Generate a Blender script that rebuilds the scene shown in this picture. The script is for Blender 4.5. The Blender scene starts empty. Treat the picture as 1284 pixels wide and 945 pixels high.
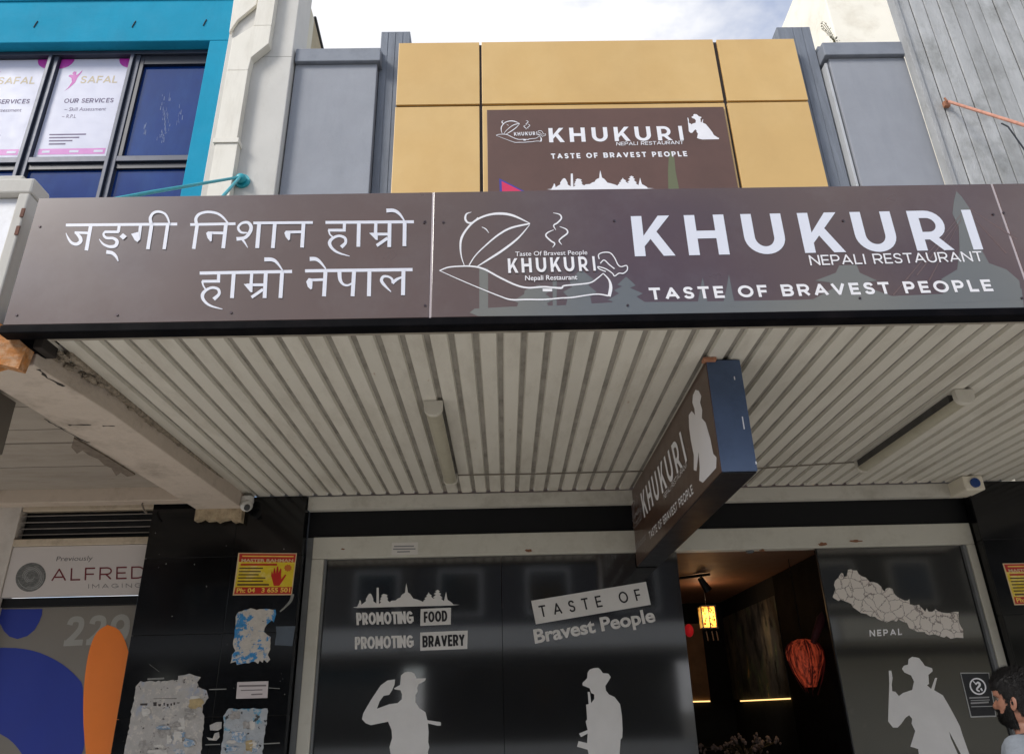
import bpy, bmesh, math, random
from mathutils import Vector, Matrix, noise
from mathutils.geometry import tessellate_polygon
random.seed(7)
sc = bpy.context.scene
C = sc.collection

# ---------------------------------------------------------------- camera
CAM = Vector((0, -6.4, 1.6))
RM = ((0.9997007481473235, -0.006625011319031966, -0.023548320082427406),
      (-0.018808655882650505, 0.4073346656111147, -0.9130852669139773),
      (0.01564124731502549, 0.9132549367052466, 0.4070881623996529))   # right, down, forward
FPX = 941.88
cd = bpy.data.cameras.new('camera')
cam = bpy.data.objects.new('camera', cd); C.objects.link(cam)
r, d, f = (Vector(v).normalized() for v in RM)
rot = Matrix((r, -d, -f)).transposed().to_4x4()
cam.matrix_world = Matrix.Translation(CAM) @ rot
cd.sensor_width = 36; cd.lens = FPX / 1284 * 36
cd.clip_start = .05; cd.clip_end = 2000
sc.camera = cam

# ---------------------------------------------------------------- sky and sun
SUN_EL, SUN_AZ = math.radians(40), math.radians(232)     # azimuth clockwise from +Y
w = bpy.data.worlds.new('World'); sc.world = w; w.use_nodes = True
nt = w.node_tree; nt.nodes.clear()
def N(nt, t, **k):
    n = nt.nodes.new(t)
    for a, b in k.items(): setattr(n, a, b)
    return n
L = nt.links.new
out = N(nt, 'ShaderNodeOutputWorld'); bg = N(nt, 'ShaderNodeBackground'); bg.inputs[1].default_value = .1
sky = N(nt, 'ShaderNodeTexSky', sky_type='NISHITA'); sky.sun_disc = False
sky.sun_elevation = SUN_EL; sky.sun_rotation = SUN_AZ; sky.air_density = 1.0; sky.dust_density = 1.5
tc = N(nt, 'ShaderNodeTexCoord'); sep = N(nt, 'ShaderNodeSeparateXYZ'); L(tc.outputs['Generated'], sep.inputs[0])
mx = N(nt, 'ShaderNodeMath', operation='MAXIMUM'); L(sep.outputs[2], mx.inputs[0]); mx.inputs[1].default_value = .06
dv = N(nt, 'ShaderNodeVectorMath', operation='SCALE')
iv = N(nt, 'ShaderNodeMath', operation='DIVIDE'); iv.inputs[0].default_value = 1; L(mx.outputs[0], iv.inputs[1])
L(tc.outputs['Generated'], dv.inputs[0]); L(iv.outputs[0], dv.inputs['Scale'])
n1 = N(nt, 'ShaderNodeTexNoise'); n1.inputs['Scale'].default_value = 1.25; n1.inputs['Detail'].default_value = 7; n1.inputs['Roughness'].default_value = .55
mpn = N(nt, 'ShaderNodeMapping'); mpn.inputs['Location'].default_value = (4.33, 2.24, 0); L(dv.outputs[0], mpn.inputs[0]); L(mpn.outputs[0], n1.inputs['Vector'])
cr = N(nt, 'ShaderNodeValToRGB'); cr.color_ramp.elements[0].position = .40; cr.color_ramp.elements[1].position = .52; L(n1.outputs[0], cr.inputs[0]); cr.color_ramp.elements[0].color = (.12, .12, .12, 1)
n2 = N(nt, 'ShaderNodeTexNoise'); n2.inputs['Scale'].default_value = 2.6; n2.inputs['Detail'].default_value = 5; L(dv.outputs[0], n2.inputs['Vector'])
cr2 = N(nt, 'ShaderNodeValToRGB'); e = cr2.color_ramp.elements
e[0].position = .36; e[0].color = (8.7, 8.8, 9.3, 1); e[1].position = .62; e[1].color = (9.6, 9.6, 9.8, 1); L(n2.outputs[0], cr2.inputs[0])
hs = N(nt, 'ShaderNodeMix', data_type='RGBA'); L(cr.outputs[0], hs.inputs[0]); vm = N(nt, 'ShaderNodeVectorMath', operation='MULTIPLY'); vm.inputs[1].default_value = (1.5, 1.75, 2.1); L(sky.outputs[0], vm.inputs[0]); L(vm.outputs[0], hs.inputs[6]); L(cr2.outputs[0], hs.inputs[7])
L(hs.outputs[2], bg.inputs[0]); L(bg.outputs[0], out.inputs[0])
sd = bpy.data.lights.new('sun', 'SUN'); sd.energy = 2.4; sd.angle = math.radians(16); sd.color = (1, .95, .88)
so = bpy.data.objects.new('sun', sd); C.objects.link(so)
sv = Vector((math.sin(SUN_AZ) * math.cos(SUN_EL), math.cos(SUN_AZ) * math.cos(SUN_EL), math.sin(SUN_EL)))
so.rotation_euler = sv.to_track_quat('Z', 'Y').to_euler(); so.location = (-10, -20, 30)
sc.view_settings.view_transform = 'Standard'; sc.view_settings.look = 'None'; sc.view_settings.exposure = .16; sc.view_settings.gamma = 1

# ---------------------------------------------------------------- rays of the photograph -> places on real planes
def ray(px, py):
    a, b = (px - 642) / FPX, (py - 472.5) / FPX
    return r * a + d * b + f
def PY(px, py, y):
    v = ray(px, py); return CAM + v * ((y - CAM.y) / v.y)
def PZ(px, py, z):
    v = ray(px, py); return CAM + v * ((z - CAM.z) / v.z)
def PX(px, py, x):
    v = ray(px, py); return CAM + v * ((x - CAM.x) / v.x)

# ---------------------------------------------------------------- materials
def lin(c): return tuple(((v / 255) / 12.92 if v <= 10 else ((v / 255 + .055) / 1.055) ** 2.4) for v in c)
MATS = {}
def M(name, col, rough=.6, spec=.5, metal=0, var=0, vscale=3, stretch=(1, 1, 1), dirt=None, dscale=2, damt=.5, dstretch=(1, 1, 1), bump=0, bscale=40, rand=0, emit=None, estr=0, coat=0, mix=None):
    """procedural paint / stone / metal: base colour with grain, dirt patches, fine relief"""
    if name in MATS: return MATS[name]
    m = bpy.data.materials.new(name); m.use_nodes = True; MATS[name] = m
    t = m.node_tree; b = t.nodes['Principled BSDF']; l = t.links.new
    col = lin(col) if max(col) > 1 else col
    b.inputs['Roughness'].default_value = rough; b.inputs['Specular IOR Level'].default_value = spec
    b.inputs['Metallic'].default_value = metal; b.inputs['Coat Weight'].default_value = min(coat, 1); b.inputs['Coat Roughness'].default_value = .06 if coat > 1 else .12; b.inputs['Coat IOR'].default_value = 2.15 if coat > 1 else 1.6; coat = min(coat, 1)
    geo = N(t, 'ShaderNodeNewGeometry')
    def coord(s):
        mp = N(t, 'ShaderNodeMapping'); mp.inputs['Scale'].default_value = s; l(geo.outputs['Position'], mp.inputs[0]); return mp.outputs[0]
    def nz(scale, s=(1, 1, 1), det=5, ro=.6):
        q = N(t, 'ShaderNodeTexNoise'); q.inputs['Scale'].default_value = scale; q.inputs['Detail'].default_value = det; q.inputs['Roughness'].default_value = ro
        l(coord(s), q.inputs['Vector']); return q.outputs[0]
    rgb = N(t, 'ShaderNodeRGB'); rgb.outputs[0].default_value = (*col, 1); cur = rgb.outputs[0]
    if mix:      # blotches of other colours: list of (colour, noise scale, threshold, softness)
        for (c2, s2, th, sf) in mix:
            q = nz(s2, dstretch, 8, .65); rr = N(t, 'ShaderNodeMapRange'); rr.inputs[1].default_value = th; rr.inputs[2].default_value = th + sf
            l(q, rr.inputs[0]); mm = N(t, 'ShaderNodeMix', data_type='RGBA'); l(rr.outputs[0], mm.inputs[0]); l(cur, mm.inputs[6])
            mm.inputs[7].default_value = (*lin(c2), 1); cur = mm.outputs[2]
    if var:
        q = nz(vscale, stretch); rr = N(t, 'ShaderNodeMapRange'); rr.inputs[1].default_value = .3; rr.inputs[2].default_value = .7
        rr.inputs[3].default_value = 1 - var; rr.inputs[4].default_value = 1 + var; l(q, rr.inputs[0])
        mm = N(t, 'ShaderNodeVectorMath', operation='SCALE'); l(cur, mm.inputs[0]); l(rr.outputs[0], mm.inputs['Scale']); cur = mm.outputs[0]
    if rand:
        oi = N(t, 'ShaderNodeObjectInfo'); rr = N(t, 'ShaderNodeMapRange'); rr.inputs[3].default_value = 1 - rand; rr.inputs[4].default_value = 1 + rand
        l(oi.outputs['Random'], rr.inputs[0]); mm = N(t, 'ShaderNodeVectorMath', operation='SCALE'); l(cur, mm.inputs[0]); l(rr.outputs[0], mm.inputs['Scale']); cur = mm.outputs[0]
    if dirt:
        q = nz(dscale, dstretch, 8, .7); rr = N(t, 'ShaderNodeMapRange'); rr.inputs[1].default_value = .48; rr.inputs[2].default_value = .72
        rr.inputs[4].default_value = damt; l(q, rr.inputs[0])
        mm = N(t, 'ShaderNodeMix', data_type='RGBA'); l(rr.outputs[0], mm.inputs[0]); l(cur, mm.inputs[6]); mm.inputs[7].default_value = (*lin(dirt), 1); cur = mm.outputs[2]
    l(cur, b.inputs['Base Color'])
    if rough > .05:
        q = nz(vscale * 2.3, (1, 1, 1), 4); rr = N(t, 'ShaderNodeMapRange'); rr.inputs[3].default_value = rough * .75; rr.inputs[4].default_value = min(1, rough * 1.25)
        l(q, rr.inputs[0]); l(rr.outputs[0], b.inputs['Roughness'])
    if bump:
        q = nz(bscale, stretch, 6); bp = N(t, 'ShaderNodeBump'); bp.inputs['Strength'].default_value = bump; bp.inputs['Distance'].default_value = .01
        l(q, bp.inputs['Height']); l(bp.outputs[0], b.inputs['Normal'])
    if emit:
        l(cur, b.inputs['Emission Color']); b.inputs['Emission Strength'].default_value = estr
    return m

# ---------------------------------------------------------------- mesh helpers
class MB:
    def __init__(s): s.v = []; s.f = []
    def quad(s, a, b, c, e): n = len(s.v); s.v += [Vector(a), Vector(b), Vector(c), Vector(e)]; s.f.append((n, n+1, n+2, n+3)); return s
    def box(s, x0, x1, y0, y1, z0, z1):
        n = len(s.v); s.v += [Vector((x, y, z)) for z in (z0, z1) for y in (y0, y1) for x in (x0, x1)]
        s.f += [tuple(n+i for i in q) for q in ((0, 2, 3, 1), (4, 5, 7, 6), (0, 1, 5, 4), (2, 6, 7, 3), (0, 4, 6, 2), (1, 3, 7, 5))]; return s
    def hexa(s, bot, top):
        n = len(s.v); s.v += [Vector(p) for p in bot] + [Vector(p) for p in top]; k = len(bot)
        s.f += [tuple(n+i for i in reversed(range(k))), tuple(n+k+i for i in range(k))]
        for i in range(k): j = (i+1) % k; s.f.append((n+i, n+j, n+k+j, n+k+i))
        return s
    def poly(s, pts, flip=False):
        tri = tessellate_polygon([[Vector(p) for p in pts]]); n = len(s.v); s.v += [Vector(p) for p in pts]
        for t in tri: s.f.append(tuple(n+i for i in (t[::-1] if flip else t)))
        return s
    def slab(s, pts, off):
        """polygon in 3-D given real thickness along vector off"""
        n = len(s.v); k = len(pts); off = Vector(off); s.v += [Vector(p) for p in pts] + [Vector(p)+off for p in pts]
        for t in tessellate_polygon([[Vector(p) for p in pts]]): s.f.append(tuple(n+i for i in t)); s.f.append(tuple(n+k+i for i in t[::-1]))
        for i in range(k): j = (i+1) % k; s.f.append((n+i, n+j, n+k+j, n+k+i))
        return s
    def tube(s, pts, rad, n=10, cap=True):
        pts = [Vector(p) for p in pts]; base = len(s.v)
        rad = rad if isinstance(rad, (list, tuple)) else [rad]*len(pts)
        for i, p in enumerate(pts):
            t = (pts[min(i+1, len(pts)-1)] - pts[max(i-1, 0)]).normalized()
            u = t.cross(Vector((0, 0, 1))); u = u.normalized() if u.length > .05 else Vector((1, 0, 0)); q = t.cross(u)
            for k in range(n): a = 2*math.pi*k/n; s.v.append(p + (u*math.cos(a) + q*math.sin(a))*rad[i])
        for i in range(len(pts)-1):
            for k in range(n): a = base+i*n+k; b = base+i*n+(k+1) % n; s.f.append((a, b, b+n, a+n))
        if cap: s.f.append(tuple(base+k for k in reversed(range(n)))); e = base+(len(pts)-1)*n; s.f.append(tuple(e+k for k in range(n)))
        return s
    def cyl(s, a, b, rad, n=14): return s.tube([a, b], rad, n)
    def ball(s, c, rad, sc_=(1, 1, 1), n=14, m=9):
        c = Vector(c); base = len(s.v)
        for i in range(m+1):
            th = math.pi*i/m
            for k in range(n): a = 2*math.pi*k/n; s.v.append(c + Vector((math.sin(th)*math.cos(a)*sc_[0], math.sin(th)*math.sin(a)*sc_[1], math.cos(th)*sc_[2]))*rad)
        for i in range(m):
            for k in range(n): a = base+i*n+k; b = base+i*n+(k+1) % n; s.f.append((a, a+n, b+n, b))
        return s
def worg(o):
    v = Vector((0, 0, 0))
    while o: v += Vector(o.location); o = o.parent
    return v
def build(mb, name, mat, parent=None, origin=None, bev=0, smooth=False, recalc=True, **props):
    org = worg(parent) if parent else Vector(origin or (0, 0, 0))
    me = bpy.data.meshes.new(name); me.from_pydata([tuple(v-org) for v in mb.v], [], mb.f)
    if recalc:
        b = bmesh.new(); b.from_mesh(me)
        if smooth: bmesh.ops.remove_doubles(b, verts=b.verts, dist=1e-5)
        bmesh.ops.recalc_face_normals(b, faces=b.faces); b.to_mesh(me); b.free()
    me.materials.append(mat)
    if smooth: me.polygons.foreach_set('use_smooth', [True]*len(me.polygons))
    o = bpy.data.objects.new(name, me); C.objects.link(o)
    if parent: o.parent = parent
    else: o.location = org
    if bev:
        bm_ = o.modifiers.new('bevel', 'BEVEL'); bm_.width = bev; bm_.segments = 2; bm_.limit_method = 'ANGLE'; bm_.harden_normals = False
    for k, v_ in props.items(): o[k] = v_
    return o
def box(name, mat, parent, x0, x1, y0, y1, z0, z1, bev=.004, **p):
    return build(MB().box(x0, x1, y0, y1, z0, z1), name, mat, parent, origin=None if parent else ((x0+x1)/2, (y0+y1)/2, z0), bev=bev, **p)
def thing(name, label, cat, loc=(0, 0, 0), group=None):
    o = bpy.data.objects.new(name, None); C.objects.link(o); o.location = loc; o.empty_display_size = .2
    o['label'] = label; o['category'] = cat
    if group: o['group'] = group
    return o
def tag(o, label, cat, group=None):
    o['label'] = label; o['category'] = cat
    if group: o['group'] = group
    return o

# flat print -----------------------------------------------------
def catmull(pts, sub=6):
    """pts: tuples (x, y, w)"""
    if len(pts) < 3: return pts
    o = []; P = [pts[0]] + list(pts) + [pts[-1]]
    for i in range(1, len(P)-2):
        for k in range(sub):
            t = k/sub; o.append(tuple(.5*((2*P[i][j]) + (-P[i-1][j]+P[i+1][j])*t + (2*P[i-1][j]-5*P[i][j]+4*P[i+1][j]-P[i+2][j])*t*t + (-P[i-1][j]+3*P[i][j]-3*P[i+1][j]+P[i+2][j])*t**3) for j in range(len(pts[0]))))
    o.append(tuple(pts[-1])); return o
def ribbon(pts, ws, smooth=True):
    """stroke -> list of quads in 2-D"""
    if not isinstance(ws, (list, tuple)): ws = [ws]*len(pts)
    q = [(p[0], p[1], w_) for p, w_ in zip(pts, ws)]
    if smooth and len(q) > 2: q = catmull(q)
    Lp, Rp = [], []
    for i, (x, y, w_) in enumerate(q):
        a = q[max(i-1, 0)]; b = q[min(i+1, len(q)-1)]; dx, dy = b[0]-a[0], b[1]-a[1]; l_ = math.hypot(dx, dy) or 1
        nx, ny = -dy/l_*w_/2, dx/l_*w_/2; Lp.append((x+nx, y+ny)); Rp.append((x-nx, y-ny))
    return Lp + Rp[::-1]
def emit_polys(polys, fn, n, eps, name, mat, parent, step=.00025, **props):
    """polys: 2-D outlines; fn maps (u, v) to a point on the sign; n: outward normal"""
    mb = MB(); n = Vector(n)
    for i, pl in enumerate(polys):
        o_ = n*(eps + i*step); pts = [fn(*p) + o_ for p in pl]
        mb.poly(pts)
    b = build(mb, name, mat, parent, recalc=False, **props)
    me = b.data
    for p in me.polygons:
        if p.normal.dot(n) < 0: p.flip()
    return b
def strip_emit(strokes, fn, n, eps, name, mat, parent, **props):
    mb = MB(); n = Vector(n)
    for i, pl in enumerate(strokes):
        o_ = n*(eps + i*.00025)
        if pl[0] == 'R':
            pl = pl[1]; k = len(pl)//2; pts = [fn(*p)+o_ for p in pl]
            for j in range(k-1): mb.quad(pts[j], pts[j+1], pts[2*k-2-j], pts[2*k-1-j])
        else: mb.poly([fn(*p)+o_ for p in pl])
    b = build(mb, name, mat, parent, recalc=False, **props)
    for p in b.data.polygons:
        if p.normal.dot(n) < 0: p.flip()
    return b
def R_(pts, ws, smooth=True): return ('R', ribbon(pts, ws, smooth))
def zf(ox, oy, s, plane):
    """zoom frame: coordinates read off an enlarged crop -> place on the plane"""
    return lambda x, y: plane(ox + x/s, oy + y/s)
def aff(p00, p10, p01):
    a, b, c = Vector(p00), Vector(p10)-Vector(p00), Vector(p01)-Vector(p00)
    return lambda u, v: a + b*u + c*v
TXT = {}
def text(name, s, fn, n, eps, mat, parent, bold=0.0, space=1.0, skew=0, **props):
    """built-in font turned into a mesh and fitted into the parallelogram fn(0..1, 0..1)"""
    key = (s, bold, space, skew)
    if key not in TXT:
        cu = bpy.data.curves.new('txt', 'FONT'); cu.body = s; cu.offset = bold; cu.space_character = space; cu.resolution_u = 4; cu.shear = skew
        o = bpy.data.objects.new('txt', cu); C.objects.link(o); bpy.context.view_layer.update()
        me = bpy.data.meshes.new_from_object(o.evaluated_get(bpy.context.evaluated_depsgraph_get()))
        vs = [v.co.copy() for v in me.vertices]; fs = [tuple(p.vertices) for p in me.polygons]
        bpy.data.objects.remove(o); bpy.data.curves.remove(cu); bpy.data.meshes.remove(me)
        x0 = min(v.x for v in vs); x1 = max(v.x for v in vs)
        # cap height and baseline fixed by the font: baseline 0
        y1 = max(v.y for v in vs); y0 = 0 if min(v.y for v in vs) > -.08 else 0
        TXT[key] = ([((v.x-x0)/(x1-x0), (v.y-y0)/(y1-y0)) for v in vs], fs)
    vs, fs = TXT[key]; n = Vector(n); mb = MB(); mb.v = [fn(*p) + n*eps for p in vs]; mb.f = list(fs)
    b = build(mb, name, mat, parent, recalc=False, **props)
    for p in b.data.polygons:
        if p.normal.dot(n) < 0: p.flip()
    return b

# drawn capitals (geometric stroke alphabet)
def _arc(cx, cy, rx, ry, a0, a1, n=12): return [(cx+rx*math.cos(math.radians(a0+(a1-a0)*i/n)), cy+ry*math.sin(math.radians(a0+(a1-a0)*i/n))) for i in range(n+1)]
def _bowl(y1, y0, xc, x0=0): return [(x0, y1)] + _arc(xc, (y1+y0)/2, 1-xc, (y1-y0)/2, 90, -90) + [(x0, y0)]
_S = [(.97,.80),(.80,.96),(.5,1),(.18,.95),(.04,.76),(.18,.58),(.5,.5),(.84,.42),(.98,.24),(.83,.05),(.5,0),(.18,.04),(.0,.2)]
GL = {'A': (.86, [[(0,0),(.5,1)],[(.5,1),(1,0)]], [[(.2,.28),(.8,.28)]]), 'B': (.74, [[(0,0),(0,1)]], [_bowl(1,.52,.62),_bowl(.52,0,.6)]), 'D': (.84, [[(0,0),(0,1)]], [_bowl(1,0,.45)]),
 'E': (.62, [[(0,0),(0,1)],[(0,1),(1,1)],[(0,.5),(.88,.5)],[(0,0),(1,0)]], []), 'F': (.6, [[(0,0),(0,1)],[(0,1),(1,1)],[(0,.47),(.88,.47)]], []), 'H': (.78, [[(0,0),(0,1)],[(1,0),(1,1)]], [[(0,.5),(1,.5)]]),
 'I': (.2, [[(.5,0),(.5,1)]], []), 'K': (.76, [[(0,0),(0,1)],[(.06,.36),(.92,1)],[(.36,.58),(1,0)]], []), 'L': (.58, [[(0,0),(0,1)],[(0,0),(1,0)]], []), 'M': (.92, [[(0,0),(0,1)],[(0,1),(.5,.25)],[(.5,.25),(1,1)],[(1,1),(1,0)]], []),
 'N': (.8, [[(0,0),(0,1)],[(0,1),(1,0)],[(1,0),(1,1)]], []), 'O': (.96, [], ['O']), 'P': (.7, [[(0,0),(0,1)]], [_bowl(1,.42,.6)]), 'R': (.74, [[(0,0),(0,1)],[(.52,.42),(.96,0)]], [_bowl(1,.42,.6)]), 'S': (.66, [], [_S]),
 'T': (.7, [[(0,1),(1,1)],[(.5,1),(.5,0)]], []), 'U': (.78, [[(0,.5),(0,1)],[(1,.5),(1,1)]], [[(0,.52)]+_arc(.5,.4,.5,.4,180,360)+[(1,.52)]]), 'V': (.84, [[(0,1),(.5,0)],[(.5,0),(1,1)]], []), 'Y': (.8, [[(0,1),(.5,.48)],[(.5,.48),(1,1)],[(.5,.5),(.5,0)]], []),
 'G': (.92, [[(.58,.46),(1,.46)],[(1,.46),(1,.2)]], [_arc(.5,.5,.5,.5,38,335,22)]), 'C': (.9, [], [_arc(.5,.5,.5,.5,45,315,22)]), '2': (.66, [[(0,0),(1,0)]], [[(.03,.76),(.15,.95),(.5,1),(.85,.93),(.93,.72),(.8,.5),(.4,.22),(0,.0)]]), '9': (.7, [], ['o9', [(.97,.68),(.97,.4),(.8,.1),(.45,0),(.1,.07)]]), ' ': (.34, [], [])}
def caps(name, s_, p00, p10, p01, n, eps, mat, parent, weight=.17, track=.12, **props):
    A = (Vector(p10)-Vector(p00)).length/(Vector(p01)-Vector(p00)).length; fn = aff(p00, p10, p01)
    nat = sum(GL[c][0] for c in s_); tot = nat + track*(len(s_)-1); kx = A/tot; hw = weight/2; x = 0; out_ = []; j = 0
    for c in s_:
        wd, st, cu = GL[c]; wd = wd*kx; h2 = min(hw, wd*.5)
        fx = lambda p: (x + h2 + p[0]*(wd-2*h2), hw + p[1]*(1-2*hw))
        for q in st:
            a, b = fx(q[0]), fx(q[1]); l_ = math.hypot(b[0]-a[0], b[1]-a[1]) or 1; dx, dy = (b[0]-a[0])/l_*hw*.98, (b[1]-a[1])/l_*hw*.98
            if abs(dx) > .05*hw and abs(dy) > .05*hw: dx *= .6; dy *= .6
            out_.append(ribbon([(a[0]-dx, a[1]-dy), (b[0]+dx, b[1]+dy)], weight, False))
        for q in cu:
            if q == 'O': q = _arc(.5, .5, .5, .5, 0, 360, 32)
            elif q == 'o9': q = _arc(.48, .68, .48, .32, 0, 360, 24)
            elif len(q) > 2: q = [(a, b) for a, b, _ in catmull([(a, b, 0) for a, b in q], 3)]
            out_.append(ribbon([fx(p) for p in q], weight, False))
        x += wd + track*kx
    mb = MB(); n = Vector(n)
    for i, pl in enumerate(out_):
        k = len(pl)//2; pts = [fn(min(max(a, -.02*A), 1.02*A)/A, min(max(b, -.01), 1.01)) + n*(eps + (i % 7)*.00012) for a, b in pl]
        for j in range(k-1): mb.quad(pts[j], pts[j+1], pts[2*k-2-j], pts[2*k-1-j])
    o = build(mb, name, mat, parent, recalc=False, **props)
    for p in o.data.polygons:
        if p.normal.dot(n) < 0: p.flip()
    return o

# ---------------------------------------------------------------- palette
white_vinyl = M('white vinyl print', (238, 237, 240), .45, var=.04, vscale=6)
grey_vinyl = M('silver grey vinyl print', (216, 214, 212), .5, var=.05, vscale=5)
brown_sign = M('glossy brown sign print', (74, 46, 38), .3, .4, coat=1, var=.10, vscale=1.2, dirt=(110, 100, 100), dscale=1.6, damt=.25, bump=.02, bscale=2)
gold = M('gold composite cladding', (214, 176, 112), .4, .5, metal=.1, var=.03, vscale=1.1, dirt=(196, 156, 98), dscale=.9, damt=.35, dstretch=(1, 1, .8), mix=[((222, 188, 128), .6, .45, .3)], rand=.035)
grey_render = M('blue grey painted render', (150, 153, 160), .75, var=.07, vscale=1.6, dirt=(138, 142, 149), dscale=2.5, damt=.5, dstretch=(2, 2, .5), bump=.25, bscale=30)
grey_dark = M('dark grey painted pilaster', (122, 128, 138), .7, var=.12, vscale=4, stretch=(6, 6, .5), dirt=(98, 103, 112), dscale=5, damt=.6, dstretch=(5, 5, .5), bump=.3, bscale=30)
joint_dark = M('dark joint', (42, 34, 34), .6)
off_white = M('off white painted concrete', (206, 203, 196), .8, var=.04, vscale=2, dirt=(166, 162, 152), dscale=1.6, damt=.4, dstretch=(2, 2, .6), bump=.12, bscale=18)
cream_pipe = M('cream painted metal pipe', (224, 219, 206), .5, var=.03, vscale=3, dirt=(184, 176, 158), dscale=3, damt=.35, dstretch=(3, 3, .5))
teal = M('turquoise painted render', (34, 150, 184), .9, .15, var=.07, vscale=1.5, dirt=(36, 138, 170), dscale=2, damt=.5, dstretch=(2, 2, .5), bump=.25, bscale=25)
teal_metal = M('turquoise painted steel', (40, 160, 172), .45, var=.1, vscale=20)
bronze = M('dark blue grey aluminium', (58, 62, 76), .4, .5, metal=.3, var=.1, vscale=6)
blue_glass = M('glass in reflected sky blue', (14, 50, 118), .04, .4, var=.25, vscale=.8, dirt=(48, 84, 138), dscale=1.5, damt=.3, dstretch=(2, 2, .6))  # reflection of the blue sky put into the pane colour
black_trim = M('black painted steel', (5, 5, 9), .7, .08, var=.2, vscale=4, dirt=(34, 28, 28), dscale=4, damt=.4)
soffit_white = M('cream painted soffit steel', (208, 203, 191), .55, var=.03, vscale=3, stretch=(1, .4, 1), mix=[((170, 138, 108), 7, .68, .08)], dirt=(166, 157, 142), dscale=1.6, damt=.5, dstretch=(3, .8, 1), rand=.045)
groove_mat = M('grimy shade toned groove steel', (150, 145, 136), .75, var=.2, vscale=6, stretch=(4, .6, 1), dirt=(72, 66, 58), dscale=5, damt=.6)  # groove tone holds recess shade as well as grime
frame_mat = M('weathered cream grey aluminium', (196, 193, 182), .5, var=.05, vscale=3, dirt=(140, 132, 118), dscale=6, damt=.35)
frame_grey = M('grey aluminium frame', (120, 122, 124), .45, metal=.3, var=.06, vscale=4, dirt=(80, 80, 78), dscale=5, damt=.4)
black_vinyl = M('black film on glass', (10, 10, 11), .3, .3, coat=2, var=.15, vscale=2, dirt=(24, 24, 24), dscale=3, damt=.35)
black_tile = M('polished black granite', (11, 12, 15), .1, .45, var=.35, vscale=9, dirt=(48, 46, 46), dscale=8, damt=.2, rand=.2)
grout = M('dark grout', (30, 30, 32), .9)
black_paint = M('black gloss fascia paint', (9, 10, 14), .5, .3, var=.2, vscale=3)
rust = M('rusty iron', (168, 116, 88), .9, var=.3, vscale=14, dirt=(206, 150, 120), dscale=12, damt=.7, bump=.6, bscale=60)
concrete = M('weathered grey timber formed concrete', (174, 175, 175), .85, var=.12, vscale=3, stretch=(4, 4, .8), dirt=(128, 129, 125), dscale=1.5, damt=.85, dstretch=(1.8, 1.8, 1.2), bump=.7, bscale=26, rand=.12)
concrete_beam = M('old painted concrete', (196, 182, 168), .85, var=.10, vscale=3, dirt=(112, 100, 88), dscale=3, damt=.65, bump=.6, bscale=22)
cream_wall = M('cream render', (250, 244, 228), .8, var=.04, vscale=1, dirt=(190, 176, 150), dscale=1.4, damt=.4, bump=.3)
dark_plain = M('dark plastic', (20, 21, 24), .4)

# ================================================================ SETTING: ground
asphalt = M('asphalt', (92, 91, 89), .9, var=.2, vscale=8, dirt=(40, 40, 40), dscale=1.2, damt=.5, bump=.6, bscale=90)
paving = M('concrete footpath', (196, 192, 184), .85, var=.08, vscale=2, dirt=(150, 146, 138), dscale=1.2, damt=.5, bump=.4, bscale=60)
kerb_m = M('kerb stone', (150, 148, 142), .85, var=.1, vscale=5, bump=.4)
earth = M('ground', (96, 92, 82), .95, var=.2, vscale=.5)
build(MB().quad((-400, -400, -.16), (400, -400, -.16), (400, 400, -.16), (-400, 400, -.16)), 'ground', earth, kind='structure')
box('road', asphalt, None, -60, 60, -16.2, -7.22, -.15, -.13, bev=0, kind='structure')
box('footpath', paving, None, -60, 60, -7.05, 0, -.14, 0, bev=0, kind='structure')
box('far_footpath', paving, None, -60, 60, -20.0, -16.37, -.14, 0, bev=0, kind='structure')
box('kerb', kerb_m, None, -60, 60, -7.22, -7.05, -.15, .0, bev=.02, kind='structure')
box('kerb', kerb_m, None, -60, 60, -16.37, -16.2, -.15, .0, bev=.02, kind='structure')
road_paint = M('road marking paint', (210, 208, 200), .7, var=.1, vscale=8, dirt=(90, 90, 88), dscale=4, damt=.5)
mk = MB()
for i in range(14): mk.box(-42+i*6.2, -39+i*6.2, -11.76, -11.64, -.13, -.126)
build(mk, 'road_marking', road_paint, kind='structure')

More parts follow.
